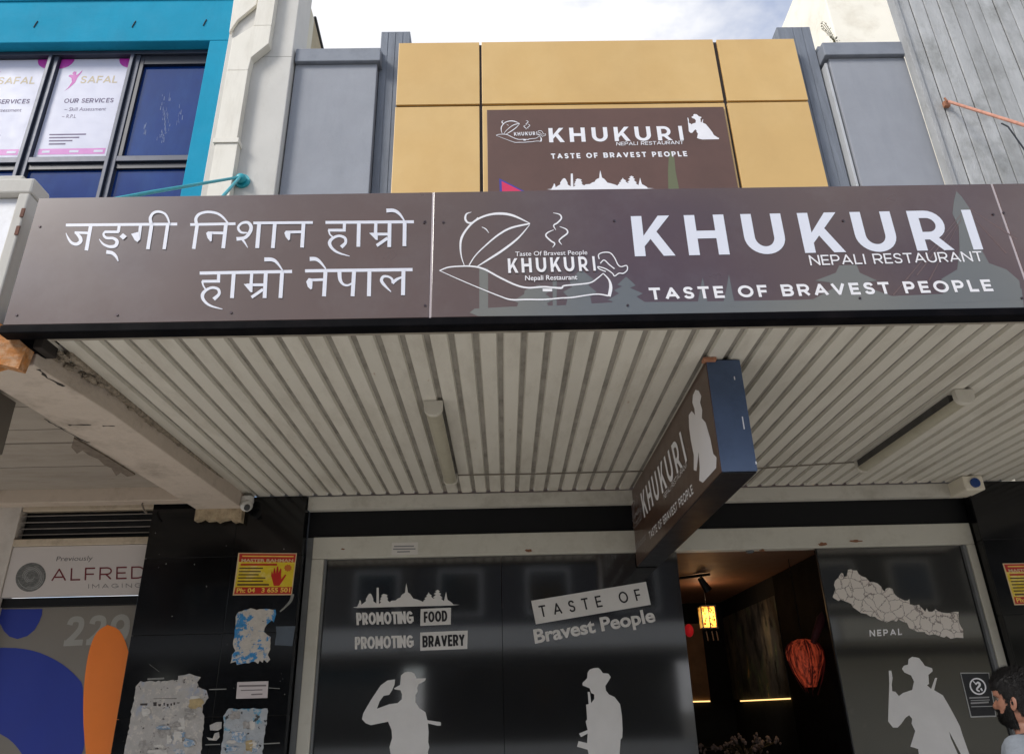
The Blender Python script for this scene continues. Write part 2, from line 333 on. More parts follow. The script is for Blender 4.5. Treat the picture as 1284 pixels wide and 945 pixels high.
# shops across the street (seen only as reflections, tones shaped for bands in the glass)
opp = [(-34, -22, 7.0, (150, 140, 125), (205, 202, 196)), (-22, -11, 8.5, (96, 70, 60), (216, 214, 210)), (-11, -3, 8.6, (74, 72, 70), (232, 231, 228)),
       (-3, 6, 9.0, (60, 60, 64), (232, 231, 228)), (6, 10, 8.4, (64, 48, 42), (220, 218, 212)), (10, 18, 8.9, (60, 56, 48), (226, 218, 196)), (18, 30, 8, (140, 130, 120), (200, 200, 196))]
olab = ['tan two storey shop far left across the street', 'brick red tall shop across the street', 'dark plain shop across the street with white canopy', 'grey shop directly across the street', 'narrow brown shop across the street', 'dark shop with an added cream reflecting wall across the street', 'taupe tall shop at the far right across the street']
for (x0, x1, h, c1, c2), lb in zip(opp, olab):
    t = thing('shop_building', lb, 'building', ((x0+x1)/2, -20.5, 0), 'shops across the street')
    wm = M('wall paint %d %d %d' % c1, c1, .8, var=.08, vscale=1); am = M('canopy paint %d %d %d' % c2, c2, .6, var=.06, vscale=1)
    box('upper_wall', wm, t, x0, x1-.05, -24, -20, 3.9, h, bev=.02); box('parapet', am, t, x0, x1-.05, -24.05, -19.9, h, h+.25, bev=.02)
    box('canopy', am, t, x0+.02, x1-.07, -19.98, -17.0, 3.3, 3.95, bev=.02)
    gm = M('dark shop glass', (18, 22, 26), .1, .6)
    if x0 == 10: box('reflector_wall', am, t, x0+.3, x1-.35, -20.2, -20.0, .69, 3.0, bev=.01)  # pale wall added to brighten its reflection in the door leaf
    else: box('shop_window', gm, t, x0+.3, x1-.35, -20.2, -20.12, .7, 3.0, bev=0)
    box('stall_riser', am, t, x0, x1-.05, -20.5, -20.05, 0, .68, bev=.01)
    box('shop_head', wm, t, x0, x1-.05, -20.5, -20.05, 3.02, 3.88, bev=.01)
    k = int((x1-x0)/2.6)
    for i in range(k):
        cx = x0 + (i+.5)*(x1-x0)/k; wf = box('window', am, t, cx-.75, cx+.75, -19.99, -19.93, 4.6, 6.1, bev=.01); box('pane', gm, wf, cx-.68, cx+.68, -19.925, -19.915, 4.67, 6.03, bev=0)

# ================================================================ restaurant upper storey
rb = thing('restaurant_building', 'two storey grey shop building with gold clad centre between turquoise and concrete neighbours', 'building', (1.2, 0, 0))
box('rear_wall', grey_render, rb, -2.29, 4.72, .35, .7, 3.48, 8.3, bev=.01)
ZT = 8.68
# bays: rendered grey panels each side, with capping
for (x0, x1, cap0, cap1) in ((-2.27, -1.34, -2.27, -1.30), (3.86, 4.742, 3.80, 4.742)):
    box('bay_wall', grey_render, rb, x0, x1, .0, .348, 3.5, 8.40, bev=.006)
    box('capping', M('grey capping paint', (134, 139, 148), .7, var=.06, vscale=3, dirt=(104, 108, 116), dscale=5, damt=.5), rb, cap0, cap1, -.05, .34, 8.402, 8.60, bev=.01)
    box('upper_ledge', grey_dark, rb, (cap0 if x0 > 0 else cap1-.3), (cap0+.3 if x0 > 0 else cap1), .06, .33, 8.602, 8.66, bev=.006)
# pale strip right of the gold cladding: light on the bay return, painted in
box('lit_return_strip', M('pale return light', (186, 188, 190), .5, var=.08, vscale=4), rb, 3.812, 3.84, .02, .3, 3.6, 8.35, bev=.004)
for x0, x1 in ((-1.335, -1.075), (3.47, 3.79)):
    p = MB(); p.box(x0 - (.08 if x0 > 0 else 0), x1 + (.08 if x0 < 0 else 0), .10, .345, 3.5, 9.02); build(p, 'pilaster', grey_dark, rb, bev=.005)
    n_ = 3; wd = (x1-x0)/n_
    for i in range(n_): box('pilaster_rib', grey_dark, rb, x0+i*wd+.004, x0+(i+1)*wd-.004, .094, .099, 3.5, 9.01, bev=.006)
# gold cladding on a dark backing
XL, XR = -1.10, 3.485
box('cladding_backing', joint_dark, rb, XL+.01, XR-.01, -.004, .34, 3.6, ZT-.01, bev=0)
xs = [(XL, -.175), (-.14, 2.545), (2.58, XR)]
for z0, z1 in ((3.62, 5.0), (5.03, 7.715), (7.75, ZT)):
    for x0, x1 in xs:
        g0 = box('gold_panel', gold, rb, x0, x1, -.035 + random.uniform(-.003, .003), -.006, z0, z1, bev=.003)
        g0.rotation_euler = (0, random.uniform(-.0008, .0008), 0)

# wall sign
WS = -.06
ws = thing('wall_sign', 'upper brown restaurant sign mounted on the gold cladding above the awning', 'sign', (1.2, WS, 5.6))
plane_ws = lambda x, y: PY(x, y, WS)
x0 = PY(610.5, 139, WS).x; x1 = PY(907, 133, WS).x; zt = PY(760, 136, WS).z
box('sign_board', M('brown upper sign print', (98, 70, 60), .42, .5, var=.06, vscale=1.5, dirt=(84, 60, 50), dscale=1.2, damt=.6), ws, x0, x1, WS, WS+.022, 5.55, zt, bev=.002)
NY = (0, -1, 0)

# --- shared graphics ------------------------------------------------
def word_polys():
    pf = lambda x, y: PY(x, y, -3.2)
    zb, zt_ = pf(900, 320).z, pf(885, 270).z
    bx = [('K', (790.8, 272), (846.9, 320)), ('H', (857, 270), (915, 319)), ('U', (928, 270), (984.6, 300)), ('K', (999, 268.8), (1061, 317)), ('U', (1065, 268), (1123, 294)), ('R', (1136, 266), (1197, 314)), ('I', (1205, 265), (1232.4, 312))]
    X0 = pf(790.8, 272).x; X1 = pf(1232.4, 312).x; out_ = []; H_ = zt_-zb; Wd = X1-X0; sw = .225*H_
    for ch, a, b in bx:
        l_ = (pf(*a).x - X0); rt = pf(*b).x - X0; wd = rt-l_
        def add(poly): out_.append([((l_+x)/Wd, y/H_) for x, y in poly])
        def rect(a0, a1, b0, b1): add([(a0, b0), (a1, b0), (a1, b1), (a0, b1)])
        if ch == 'I': rect(wd-sw if wd > sw else 0, wd, 0, H_)
        if ch in 'KHR': rect(0, sw, 0, H_)
        if ch == 'H': rect(wd-sw, wd, 0, H_); rect(sw, wd-sw, .405*H_, .6*H_)
        if ch == 'K':
            add([(sw, .24*H_), (wd*.97, H_), (wd*.68, H_), (sw, .5*H_)]); add([(wd*.36, .53*H_), (wd*.52, .72*H_), (wd*1.0, 0), (wd*.71, 0)])
        if ch == 'U':
            pts = []; ro = wd/2; n = 16; yc = .42*H_
            pts = [(0, H_)] + [(ro - ro*math.cos(math.pi*i/n), yc - (yc+.01*H_)*math.sin(math.pi*i/n)) for i in range(n+1)] + [(wd, H_), (wd-sw, H_)]
            ri = ro-sw; pts += [(ro + ri*math.cos(math.pi*i/n), yc - (yc-.18*H_)*math.sin(math.pi*i/n)) for i in range(n+1)] + [(sw, H_)]
            out_.append([((l_+x)/Wd, y/H_) for x, y in pts])
        if ch == 'R':
            n = 12; ww = wd*.93; ym = .635*H_; ry = .365*H_; cx = ww-ry
            o1 = [(sw, H_)] + [(cx + ry*math.sin(math.pi*i/n), ym + ry*math.cos(math.pi*i/n)) for i in range(n+1)] + [(sw, ym-ry)]
            r2 = ry-.19*H_; i1 = [(sw, ym-r2)] + [(cx + r2*math.sin(math.pi*i/n), ym - r2*math.cos(math.pi*i/n)) for i in range(n+1)] + [(sw, ym+r2)]
            out_.append([((l_+x)/Wd, y/H_) for x, y in o1+i1])
            add([(wd*.40, .29*H_), (wd*.66, .33*H_), (wd, 0), (wd*.72, 0)])
    return out_
WORD = word_polys()
WORD_GROUPS = [WORD[0:3], WORD[3:6], WORD[6:7], WORD[7:10], WORD[10:11], WORD[11:14], WORD[14:15]]
def word(name, fn, n, eps, mat, parent, **k): return emit_polys(WORD, fn, n, eps, name, mat, parent, step=.0001, **k)

LOGO_S = [
 ([(270,565),(245,490),(235,400),(245,320),(290,240),(370,160),(480,110),(600,95),(720,115),(870,185)], [6,10,16,20,18,18,18,22,20,6]),
 ([(335,82),(290,100),(280,145),(305,178),(350,175),(395,130)], [4,14,20,16,14,6]),
 ([(430,218),(465,235),(495,272)], [4,10,4]),
 ([(315,565),(370,480),(460,390),(580,290),(700,225),(870,187)], [10,10,12,16,18,14]),
 ([(385,580),(480,520),(620,430),(760,320),(865,200)], [8,16,20,16,6]),
 ([(45,615),(120,585),(220,575),(340,575),(450,600),(600,680),(740,745),(850,770),(986,762),(1076,768),(1156,772),(1180,752),(1300,740),(1416,725),(1476,690),(1536,640)], [10,12,12,14,16,16,16,15,16,16,18,14,13,12,12,8]),
 ([(985,792),(1072,792)], [26,26]),
 ([(45,615),(200,685),(400,770),(600,850),(700,880),(836,878),(1000,878),(1150,865),(1250,860),(1416,835),(1500,830),(1585,845)], [6,8,9,11,14,14,13,13,13,12,12,14]),
 ([(1536,640),(1590,700),(1605,770),(1590,850)], [8,16,30,30]),
 ([(1081,90),(1140,105),(1155,140),(1120,180),(1085,205),(1105,245)], [5,12,14,14,12,5]),
 ([(1085,245),(1030,270),(1015,300),(1060,345),(1095,370),(1075,405)], [5,12,14,14,12,5]),
 ([(1140,215),(1200,240),(1210,275),(1160,315),(1135,345),(1160,380)], [5,12,14,14,12,5]),
 ([(1500,510),(1495,470),(1540,450),(1600,455),(1640,500),(1670,560),(1700,580),(1750,570),(1755,610),(1720,640),(1680,640),(1640,665),(1620,640),(1560,600),(1490,580),(1500,600),(1560,625)], 10),
 ([(1510,550),(1545,520),(1590,560),(1640,600)], 10)]
FY = -3.215                                    # front of the fascia sign
plane_f = lambda x, y: PY(x, y, FY)
lf = zf(545, 255, 7.272, plane_f)
LB = (lf(45, 615).x, lf(1755, 600).x, lf(700, 885).z, lf(600, 85).z)
def logo_uv(x, y): p = lf(x, y); return ((p.x-LB[0])/(LB[1]-LB[0]), (p.z-LB[2])/(LB[3]-LB[2]))
def logo(fn, n, eps, mat, parent, small=False):
    """bowl-and-blade emblem; fn maps the unit square"""
    g = 1.5 if small else 1.0
    st = []
    for pts, ws in LOGO_S:
        ws = [q*g for q in ws] if isinstance(ws, list) else ws*g
        st.append(('R', [logo_uv(*p) for p in ribbon(pts, ws)]))
    if small: o = strip_emit(st, fn, n, eps, 'emblem', mat, parent)
    else:
        o = strip_emit([st[5]], fn, n, eps, 'emblem', mat, parent)
        for i_, q_ in enumerate(st[:5] + st[6:]): strip_emit([q_], fn, n, eps+.0003+.00012*i_, 'emblem_line', mat, o)
    def sub(b0, b1, t0):                       # parallelogram inside the emblem
        a = [logo_uv(*q) for q in (b0, b1, t0)]; return aff(fn(*a[0]), fn(*a[1]), fn(*a[2]))
    word('lettering', sub((672, 640), (1470, 620), (665, 508)), n, eps+.0042, mat, o)
    if not small:
        text('lettering', 'Taste Of Bravest People', sub((735, 487), (1392, 472), (735, 447)), n, eps+.005, mat, o, bold=.004)
        text('lettering', 'Nepali Restaurant', sub((825, 708), (1300, 700), (825, 665)), n, eps+.006, mat, o, bold=.012)
    return o
SKY = [(20,322),(62,318),(80,280),(88,250),(98,262),(104,298),(120,285),(150,262),(148,240),(158,225),(168,205),(180,190),(192,186),(205,200),(214,222),(222,240),(222,262),(245,280),(252,285),(255,130),(275,130),(278,290),(300,270),(282,262),(300,240),(290,238),(308,212),(298,208),(320,190),(345,195),(364,205),(352,215),(368,238),(358,245),(370,262),(385,272),(400,258),(440,255),(465,235),(490,225),(498,205),(515,190),(535,180),(540,130),(548,85),(556,130),(563,175),(585,190),(602,215),(615,235),(650,244),(690,258),(712,270),(722,250),(735,245),(728,232),(755,215),(742,210),(762,190),(768,172),(775,190),(802,208),(790,215),(812,235),(828,235),(812,222),(840,200),(818,190),(845,172),(832,165),(856,148),(880,165),(868,174),(892,190),(876,200),(905,230),(890,238),(905,250),(920,262),(928,220),(940,170),(948,220),(955,250),(975,262),(1000,280),(1010,295),(1070,297),(1000,304),(62,329)]
SB = (20, 1070, 322, 85)
sky_poly = [((x-SB[0])/(SB[1]-SB[0]), (SB[2]-y)/(SB[2]-SB[3]) + (x-20)/1050*(-.1)) for x, y in SKY]
SOL = [(160,200),(182,200),(192,260),(185,320),(190,370),(215,375),(245,410),(280,385),(355,360),(370,290),(345,240),(290,215),(270,185),(285,160),(320,150),(325,105),(355,85),(410,95),(440,130),(460,160),(520,180),(525,205),(490,235),(495,310),(478,320),(512,352),(545,260),(562,260),(537,362),(610,405),(660,490),(720,600),(750,660),(775,740),(830,894)]
SOL_IN = [(760,894),(690,760),(655,690),(650,655),(675,760),(735,894)]
SOL_L = [(405,850),(340,830),(380,700),(350,640),(355,600),(330,570),(300,590),(265,640),(235,672),(195,672),(155,620),(160,450),(165,300)]
SOL_FULL = SOL + [(862,1000),(850,1060),(800,1045)] + SOL_IN + [(775,1200),(745,1800),(600,1800),(580,1250),(545,1800),(425,1800),(395,1200),(410,894)] + SOL_L
SOL_BUST = SOL[:-1] + [(800,770),(870,830),(905,850),(890,880),(470,880),(395,860)] + SOL_L[1:]

# upper wall sign graphics
word('lettering', aff(plane_ws(688.7, 178.8), plane_ws(857.5, 176), plane_ws(687.5, 161)), NY, .002, white_vinyl, ws)
caps('lettering', 'NEPALI RESTAURANT', plane_ws(772.7, 183), plane_ws(857, 181.2), plane_ws(772.7, 178.6), NY, .004, white_vinyl, ws, weight=0.146, track=0.12)
caps('lettering', 'TASTE OF BRAVEST PEOPLE', plane_ws(691.4, 199.4), plane_ws(862, 196.3), plane_ws(690.6, 192.9), NY, .002, white_vinyl, ws, weight=0.22, track=0.3)
logo(aff(plane_ws(622.5, 179.6), plane_ws(685, 178.5), plane_ws(621, 152)), NY, .002, white_vinyl, ws, small=True)
sb = aff(plane_ws(865, 175.5), plane_ws(902, 174.8), plane_ws(861, 143.5))
emit_polys([[((x-155)/750, (880-y)/795) for x, y in SOL_BUST]], sb, NY, .002, 'soldier_silhouette', white_vinyl, ws)
emit_polys([sky_poly], aff(plane_ws(686, 237.5), plane_ws(820, 236.5), plane_ws(686, 213)), NY, .002, 'skyline_silhouette', white_vinyl, ws)
flag_b = M('blue print', (60, 58, 150), .5); flag_r = M('crimson print', (214, 40, 90), .5); green_print = M('sage green print', (104, 108, 78), .5)
emit_polys([[(626, 224), (660, 241), (660, 250), (627, 250)]], plane_ws, NY, .002, 'flag', flag_b, ws)
emit_polys([[(629, 227.5), (656, 241), (656, 250), (630, 250)]], plane_ws, NY, .004, 'flag_field', flag_r, ws)
emit_polys([[(839.8, 187), (842, 195), (845.5, 198), (847, 214), (852, 240), (838, 240), (837.5, 215), (838.5, 198)]], plane_ws, NY, .0014, 'spire_print', green_print, ws)

# ================================================================ awning of the restaurant
aw = thing('awning', 'flat cream ribbed steel awning of the restaurant behind the brown fascia sign', 'awning', (1.4, -1.6, 3.3))
ZS = 3.322
box('roof_deck', M('zinc awning deck', (150, 150, 150), .6, var=.1, vscale=2), aw, -2.2, 5.6, -3.12, -.03, 3.43, 3.47, bev=0)
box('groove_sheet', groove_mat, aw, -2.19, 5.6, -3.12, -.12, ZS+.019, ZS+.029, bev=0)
# ribbed soffit trays: 12 cm pitch, one mesh shared
pitch = .1226; first = PZ(63.3, 425.8, ZS).x - .5*pitch; prof = [(-.0405, 0), (.0405, 0), (.047, .0185), (-.047, .0185)]
pm = MB(); pm.hexa([(x, -1.49, z) for x, z in prof], [(x, 1.49, z) for x, z in prof])
tray = build(pm, 'soffit_tray', soffit_white, aw); me_tray = tray.data
for v in me_tray.vertices: v.co += worg(aw)
trays = []
k = 0; xx = first + pitch*.0
while xx < 5.5:
    o = tray if k == 0 else tray.copy()
    if k: C.objects.link(o)
    o.parent = aw; o.location = Vector((xx, -1.625, ZS + random.uniform(-.0012, .0012))) - worg(aw)
    o.rotation_euler = (random.uniform(-.0006, .0006), random.uniform(-.008, .008), random.uniform(-.0008, .0008))
    xx += pitch; k += 1
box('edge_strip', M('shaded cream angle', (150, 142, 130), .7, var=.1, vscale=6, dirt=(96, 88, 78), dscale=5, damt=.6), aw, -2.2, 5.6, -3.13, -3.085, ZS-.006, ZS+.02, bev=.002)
box('rear_trim', M('cream rear trim paint', (196, 192, 182), .6, var=.04, vscale=2, dirt=(140, 132, 118), dscale=5, damt=.5), aw, -1.655, 4.02, -.115, -.03, 3.205, ZS-.003, bev=.004)
box('left_channel', black_trim, aw, -2.36, -2.268, -3.13, -2.80, 3.262, 3.34, bev=.004)

# fascia sign --------------------------------------------------------
fs = thing('fascia_sign', 'long glossy brown fascia sign along the awning edge with white Nepali and English lettering', 'sign', (1.4, FY, 3.35))
ZF0, ZF1 = PY(600, 397, FY).z, PY(541, 243, FY).z
ZF1 = (ZF1 + PY(1200, 229.5, FY).z)/2; XJ = PY(541, 320, FY).x; XJ2 = PY(1262, 283, FY).x; XL0 = PY(28, 322, FY).x
for x0, x1 in ((XL0, XJ-.005), (XJ+.005, XJ2-.006), (XJ2+.006, 5.6)): box('sign_panel', brown_sign, fs, x0, x1, FY, FY+.03, ZF0, ZF1, bev=.002)
box('joint_strip', M('pale joint strip', (190, 178, 180), .5), fs, XJ-.0045, XJ+.0045, FY+.002, FY+.03, ZF0, ZF1, bev=0)
box('joint_strip', MATS['pale joint strip'], fs, XJ2-.0055, XJ2+.0055, FY+.002, FY+.03, ZF0, ZF1, bev=0)
box('bottom_trim', black_trim, fs, XL0-.01, 5.6, FY-.006, FY+.07, ZF0-.047, ZF0-.002, bev=.006)
box('back_frame', black_trim, fs, XL0+.01, 5.6, FY+.032, FY+.08, ZF0-.001, ZF1-.02, bev=0)
screw_m = M('screw head steel', (70, 60, 64), .4, metal=.6)
for px, py in ((50,284),(21,395),(147,395),(290,392),(533,278),(533,383),(556,279),(770,277),(1057,277),(1245,269),(1258,267),(787,383),(1078,374),(532,279.5),(1281,374)):
    c = plane_f(px, py); build(MB().cyl(c, c+Vector((0, -.004, 0)), .0065, 8), 'screw', screw_m, fs)
# printed temple skyline on the middle panel (sage grey)
sage = M('grey green print', (98, 98, 90), .22, .6, coat=1, var=.05, vscale=2)
sagep = [[(601,336),(612,336),(612,391),(601,391)], [(589,392),(595,387),(640,384.5),(700,383),(770,379),(880,378),(1000,376),(1100,372),(1240,366),(1281,362),(1284,388),(900,393.5),(600,396.5)],
 [(658,364),(676,357),(690,364),(684,369),(694,376),(686,380),(690,390),(646,390),(650,380),(644,377),(657,369)],
 [(693,352),(698,352),(698,392),(693,392)],
 [(714,352),(728,338),(744,350),(738,358),(748,366),(740,372),(744,390),(708,391),(712,372),(706,366),(717,360)],
 [(785,347),(792,353),(797,358),(790,361),(806,368),(798,372),(812,381),(806,392),(764,392),(768,378),(762,376),(776,368),(770,364),(780,359),(774,357)],
 [(878,362),(881,348),(884,362),(888,384),(874,384)], [(910,366),(914,344),(918,366),(922,384),(906,384)],
 [(1052,333),(1074,332),(1078,342),(1100,352),(1086,354),(1092,362),(1126,374),(1110,378),(1110,388),(1030,389),(1028,378),(1018,376),(1044,362),(1040,354),(1022,352),(1048,342)],
 [(1199,240),(1206,247),(1216,262),(1222,290),(1230,312),(1240,330),(1262,338),(1278,352),(1281,376),(1180,380),(1184,362),(1180,350),(1200,338),(1203,312),(1202,285),(1194,268),(1196,252)]]
emit_polys(sagep, plane_f, NY, .0004, 'temple_print', sage, fs, step=.00005)
pinkp = M('faint maroon print', (104, 82, 78), .3, .6)
rays_ = []
for (a, b) in (((1216,262),(1275,300)), ((1214,266),(1262,318)), ((1208,270),(1150,345)), ((1206,268),(1120,370)), ((1205,275),(1165,352))):
    rays_.append(R_([a, b], [.7, 1.6]))
strip_emit(rays_, plane_f, NY, .0002, 'flag_string_print', pinkp, fs)
fn_word = aff(Vector((PY(790.8, 272, FY).x, FY, PY(900, 320, FY).z)), Vector((PY(1232.4, 312, FY).x, FY, PY(1230, 313, FY).z)), Vector((PY(790.8, 272, FY).x, FY, PY(885, 270, FY).z))); m_word = M('raised white acrylic', (226, 229, 240), .4)
for q in WORD_GROUPS: emit_polys(q, fn_word, NY, .0019, 'letter', m_word, fs, step=.0001)
caps('lettering', 'NEPALI RESTAURANT', plane_f(1016, 333.2), plane_f(1233.5, 328), plane_f(1013.4, 320.5), NY, .0027, white_vinyl, fs, weight=0.136, track=0.12)
caps('lettering', 'TASTE OF BRAVEST PEOPLE', plane_f(815.5, 376), plane_f(1246, 365.3), plane_f(813, 361), NY, .0014, white_vinyl, fs, weight=0.215, track=0.27)
logo(lambda u, v: Vector((LB[0]+u*(LB[1]-LB[0]), FY, LB[2]+v*(LB[3]-LB[2]))), NY, .0012, white_vinyl, fs)
# Devanagari lettering, stroke by stroke
def deva(frame, strokes, blobs):
    st = [R_(p, w_) for p, w_ in strokes] + [b for b in blobs]
    return strip_emit(st, zf(*frame, plane_f), NY, .0008, 'lettering', M('white nepali lettering', (226, 228, 238), .4), fs)
deva((75, 255, 8.025), [([(62,220),(1182,210)],28),([(150,295),(310,300)],24),([(312,230),(268,475)],36),([(165,300),(205,345),(210,385),(170,412),(120,398),(85,350),(63,300)],[24,36,36,32,26,18,6]),
 ([(600,225),(590,292)],30),([(596,290),(455,290)],26),([(462,285),(442,315),(470,350),(540,355),(578,385),(560,430),(500,438),(440,412),(398,362)],[20,22,26,28,34,34,28,20,6]),([(470,492),(530,503),(570,540),(590,585)],[36,34,26,10]),
 ([(815,225),(797,370)],30),([(928,208),(888,465)],36),([(1090,208),(1052,465)],34),([(920,205),(914,150),(945,102),(1000,88),(1060,110),(1092,160),(1106,210)],[34,30,26,24,22,20,16])],
 [[(640,305),(678,338),(640,370),(604,338)],[(722,312),(800,290),(812,365),(785,395),(758,376)]])
deva((235, 255, 7.782), [([(28,208),(470,200)],26),([(97,205),(62,445)],34),([(90,205),(84,150),(120,105),(200,86),(290,100),(350,140),(400,200)],[32,30,26,24,24,20,16]),([(200,290),(360,292)],26),([(378,200),(350,440)],36),
 ([(590,290),(525,285),(497,240),(530,198),(590,190),(622,230),(610,285),(560,338),(480,350)],[12,22,24,24,28,34,34,32,36]),([(530,345),(560,385),(590,435)],[24,18,6]),([(645,195),(1225,190)],26),([(702,200),(682,440)],38),([(855,200),(835,440)],36),([(960,285),(1120,282)],26),([(1135,195),(1120,435)],36)],
 [[(185,295),(205,278),(245,285),(240,370),(228,378),(198,340)],[(948,292),(965,272),(1008,278),(1003,358),(988,367),(960,330)]])
deva((395, 255, 9.877), [([(130,238),(1225,230)],36),([(365,245),(362,348)],38),([(380,335),(165,335)],34),([(170,330),(185,385),(228,425)],[24,18,18]),([(325,545),(378,490),(370,432),(300,406),(225,432),(182,485),(205,550),(285,612),(430,657)],[46,36,34,32,34,42,34,26,8]),
 ([(545,240),(537,540)],46),([(755,240),(750,385)],40),([(700,385),(920,385)],34),([(925,240),(920,545)],46),([(765,528),(900,435)],38),([(1112,225),(1108,535)],46),([(885,95),(980,96),(1050,140),(1112,228)],[48,42,32,14])],
 [[(672,372),(778,368),(778,462),(752,455)]])
deva((245, 320, 9.171), [([(50,207),(1112,188)],36),([(270,212),(265,314)],36),([(285,300),(78,302)],32),([(80,298),(92,350),(122,398)],[24,18,18]),([(212,508),(272,450),(265,395),(200,374),(130,400),(84,455),(100,522),(175,582),(312,622)],[44,34,32,30,32,40,32,24,8]),
 ([(443,210),(422,495)],44),([(650,208),(640,355)],36),([(590,345),(790,343)],32),([(812,205),(797,495)],44),([(648,488),(780,396)],34),([(1000,190),(980,495)],44),([(795,53),(885,56),(940,90),(1005,178)],[46,42,30,14])],
 [[(558,336),(662,332),(658,432),(636,428)]])
deva((375, 315, 8.56), [([(65,212),(1218,198)],34),([(110,312),(262,305)],28),([(285,205),(268,485)],42),([(115,85),(180,86),(230,120),(288,192)],[44,38,28,14]),([(434,212),(440,300),(470,352),(520,368),(572,345)],[44,38,26,22,20]),([(592,200),(575,485)],42),([(757,200),(750,485)],42),
 ([(988,438),(920,370),(886,320),(902,278),(950,274),(995,298),(1012,345)],[10,28,34,30,24,24,34]),([(1002,345),(1050,305),(1110,280)],[36,30,20]),([(1122,195),(1116,475)],42)],
 [[(78,330),(105,292),(148,300),(142,405),(126,414),(95,385)]])

# fluorescent battens, cable, cameras --------------------------------
diff_m = M('yellowed acrylic diffuser', (176, 170, 150), .35, var=.06, vscale=6, dirt=(120, 108, 88), dscale=6, damt=.5)
def batten(xc, y0, y1, label):
    t = thing('fluorescent_light', label, 'light', (xc, (y0+y1)/2, ZS), 'fluorescent battens under the awning')
    box('base_channel', M('dark grey batten channel', (74, 72, 70), .6, var=.2, vscale=8), t, xc-.044, xc+.044, y0+.10, y1-.02, ZS-.052, ZS-.002, bev=.003)  # channel in mottled dark grey
    n = 10; pr = [(xc + .05*math.cos(math.pi+math.pi*i/n), ZS-.054 + .036*math.sin(math.pi+math.pi*i/n)) for i in range(n+1)]
    mb = MB(); mb.hexa([(x, y0+.03, z) for x, z in pr], [(x, y1-.03, z) for x, z in pr]); build(mb, 'diffuser', diff_m, t, bev=.003)
    for a, b in ((y0, y0+.04), (y1-.03, y1)):
        pr2 = [(xc + .056, ZS-.003), (xc - .056, ZS-.003)] + [(xc + .056*math.cos(math.pi+math.pi*i/n), ZS-.050 + .046*math.sin(math.pi+math.pi*i/n)) for i in range(n+1)]
        build(MB().hexa([(x, a, z) for x, z in pr2], [(x, b, z) for x, z in pr2]), 'end_cap', soffit_white, t, bev=.002)
batten(-.405, -2.22, -.68, 'long fluorescent batten on the soffit left of the hanging sign')
batten(2.80, -2.24, -.80, 'long fluorescent batten on the soffit right of the hanging sign')
cable_m = M('grey conduit', (120, 112, 100), .6)
tag(build(MB().tube([(-.40, -.67, ZS-.006), (.3, -.665, ZS-.009), (1.1, -.675, ZS-.007), (1.9, -.67, ZS-.009), (2.78, -.80, ZS-.006)], .0055, 8), 'cable', cable_m, origin=(1.2, -.67, ZS)), 'thin electric cable running across the soffit between the two battens', 'cable')

# projecting sign under the awning ------------------------------------
ps_c = PZ(885, 450, ZS); XF = ps_c.x; YF = ps_c.y; XB = PY(927, 448, YF).x; ZB = PY(907, 591, YF).z
YB = PX(791, 620, XF).y
ps = thing('hanging_sign', 'boxed brown hanging sign with blue end, under the awning at right angles to the shop', 'sign', ((XF+XB)/2, (YF+YB)/2, ZS))
blue_tin = M('slate blue painted tin', (82, 97, 124), .5, .2, var=.08, vscale=6, dirt=(64, 76, 98), dscale=5, damt=.5)
ZTt = ZS-.012
box('sign_case', M('dark navy case', (14, 16, 24), .5), ps, XF+.006, XB-.006, YF+.012, YB, ZB+.004, ZTt, bev=.002)
box('end_panel', blue_tin, ps, XF+.001, XB, YF-.002, YF+.01, ZB, ZTt+.004, bev=.003)
box('bottom_panel', M('dark navy tin', (13, 15, 22), .45, var=.1), ps, XF+.002, XB-.002, YF+.012, YB-.002, ZB-.006, ZB+.002, bev=.002)
box('face_panel', M('brown hanging sign print', (84, 62, 50), .3, .5, var=.06, vscale=3), ps, XF-.004, XF+.004, YF+.002, YB, ZB, ZTt, bev=0)
box('bracket', rust, ps, XF-.02, XF+.05, YF-.03, YF+.02, ZS-.02, ZS-.001, bev=.003)
for (px, py, l_) in ((921, 474, .02), (932, 530, .07), (948, 580, .015)):
    c = PY(px, py, YF-.002); build(MB().box(c.x-.003, c.x+.003, c.y-.001, c.y, c.z-l_/2, c.z+l_/2), 'paint_scratch', white_vinyl, ps, recalc=False)
pX = lambda x, y: PX(x, y, XF-.004)
NX = (-1, 0, 0)
word('lettering', aff(pX(808, 649), pX(862, 577), pX(803, 619)), NX, .001, white_vinyl, ps)
caps('lettering', 'NEPALI RESTAURANT', pX(833, 626), pX(862.5, 584), pX(832, 620), NX, .001, white_vinyl, ps, weight=0.12, track=0.12)
caps('lettering', 'TASTE OF BRAVEST PEOPLE', pX(815, 676), pX(870, 618), pX(813.5, 667), NX, .001, white_vinyl, ps, weight=0.172, track=0.21)
logo(aff(pX(790, 668), pX(806, 650), pX(789, 634)), NX, .001, M('grey print', (170, 166, 168), .5), ps, small=True)
text('lettering', 'Nepali Restaurant', aff(pX(794, 694), pX(810, 676), pX(793.5, 685)), NX, .001, MATS['grey print'], ps)
SOLP = [(330,70),(345,75),(358,100),(352,130),(362,165),(360,205),(378,225),(400,300),(415,375),(430,390),(428,440),(365,510),(348,500),(350,440),(345,365),(335,455),(322,450),(322,380),(308,310),(300,250),(298,190),(312,170),(328,190),(325,160),(315,130),(318,95)]
emit_polys([SOLP], zf(785, 470, 3.782, pX), NX, .001, 'soldier_silhouette', M('pale print', (232, 228, 228), .5), ps)

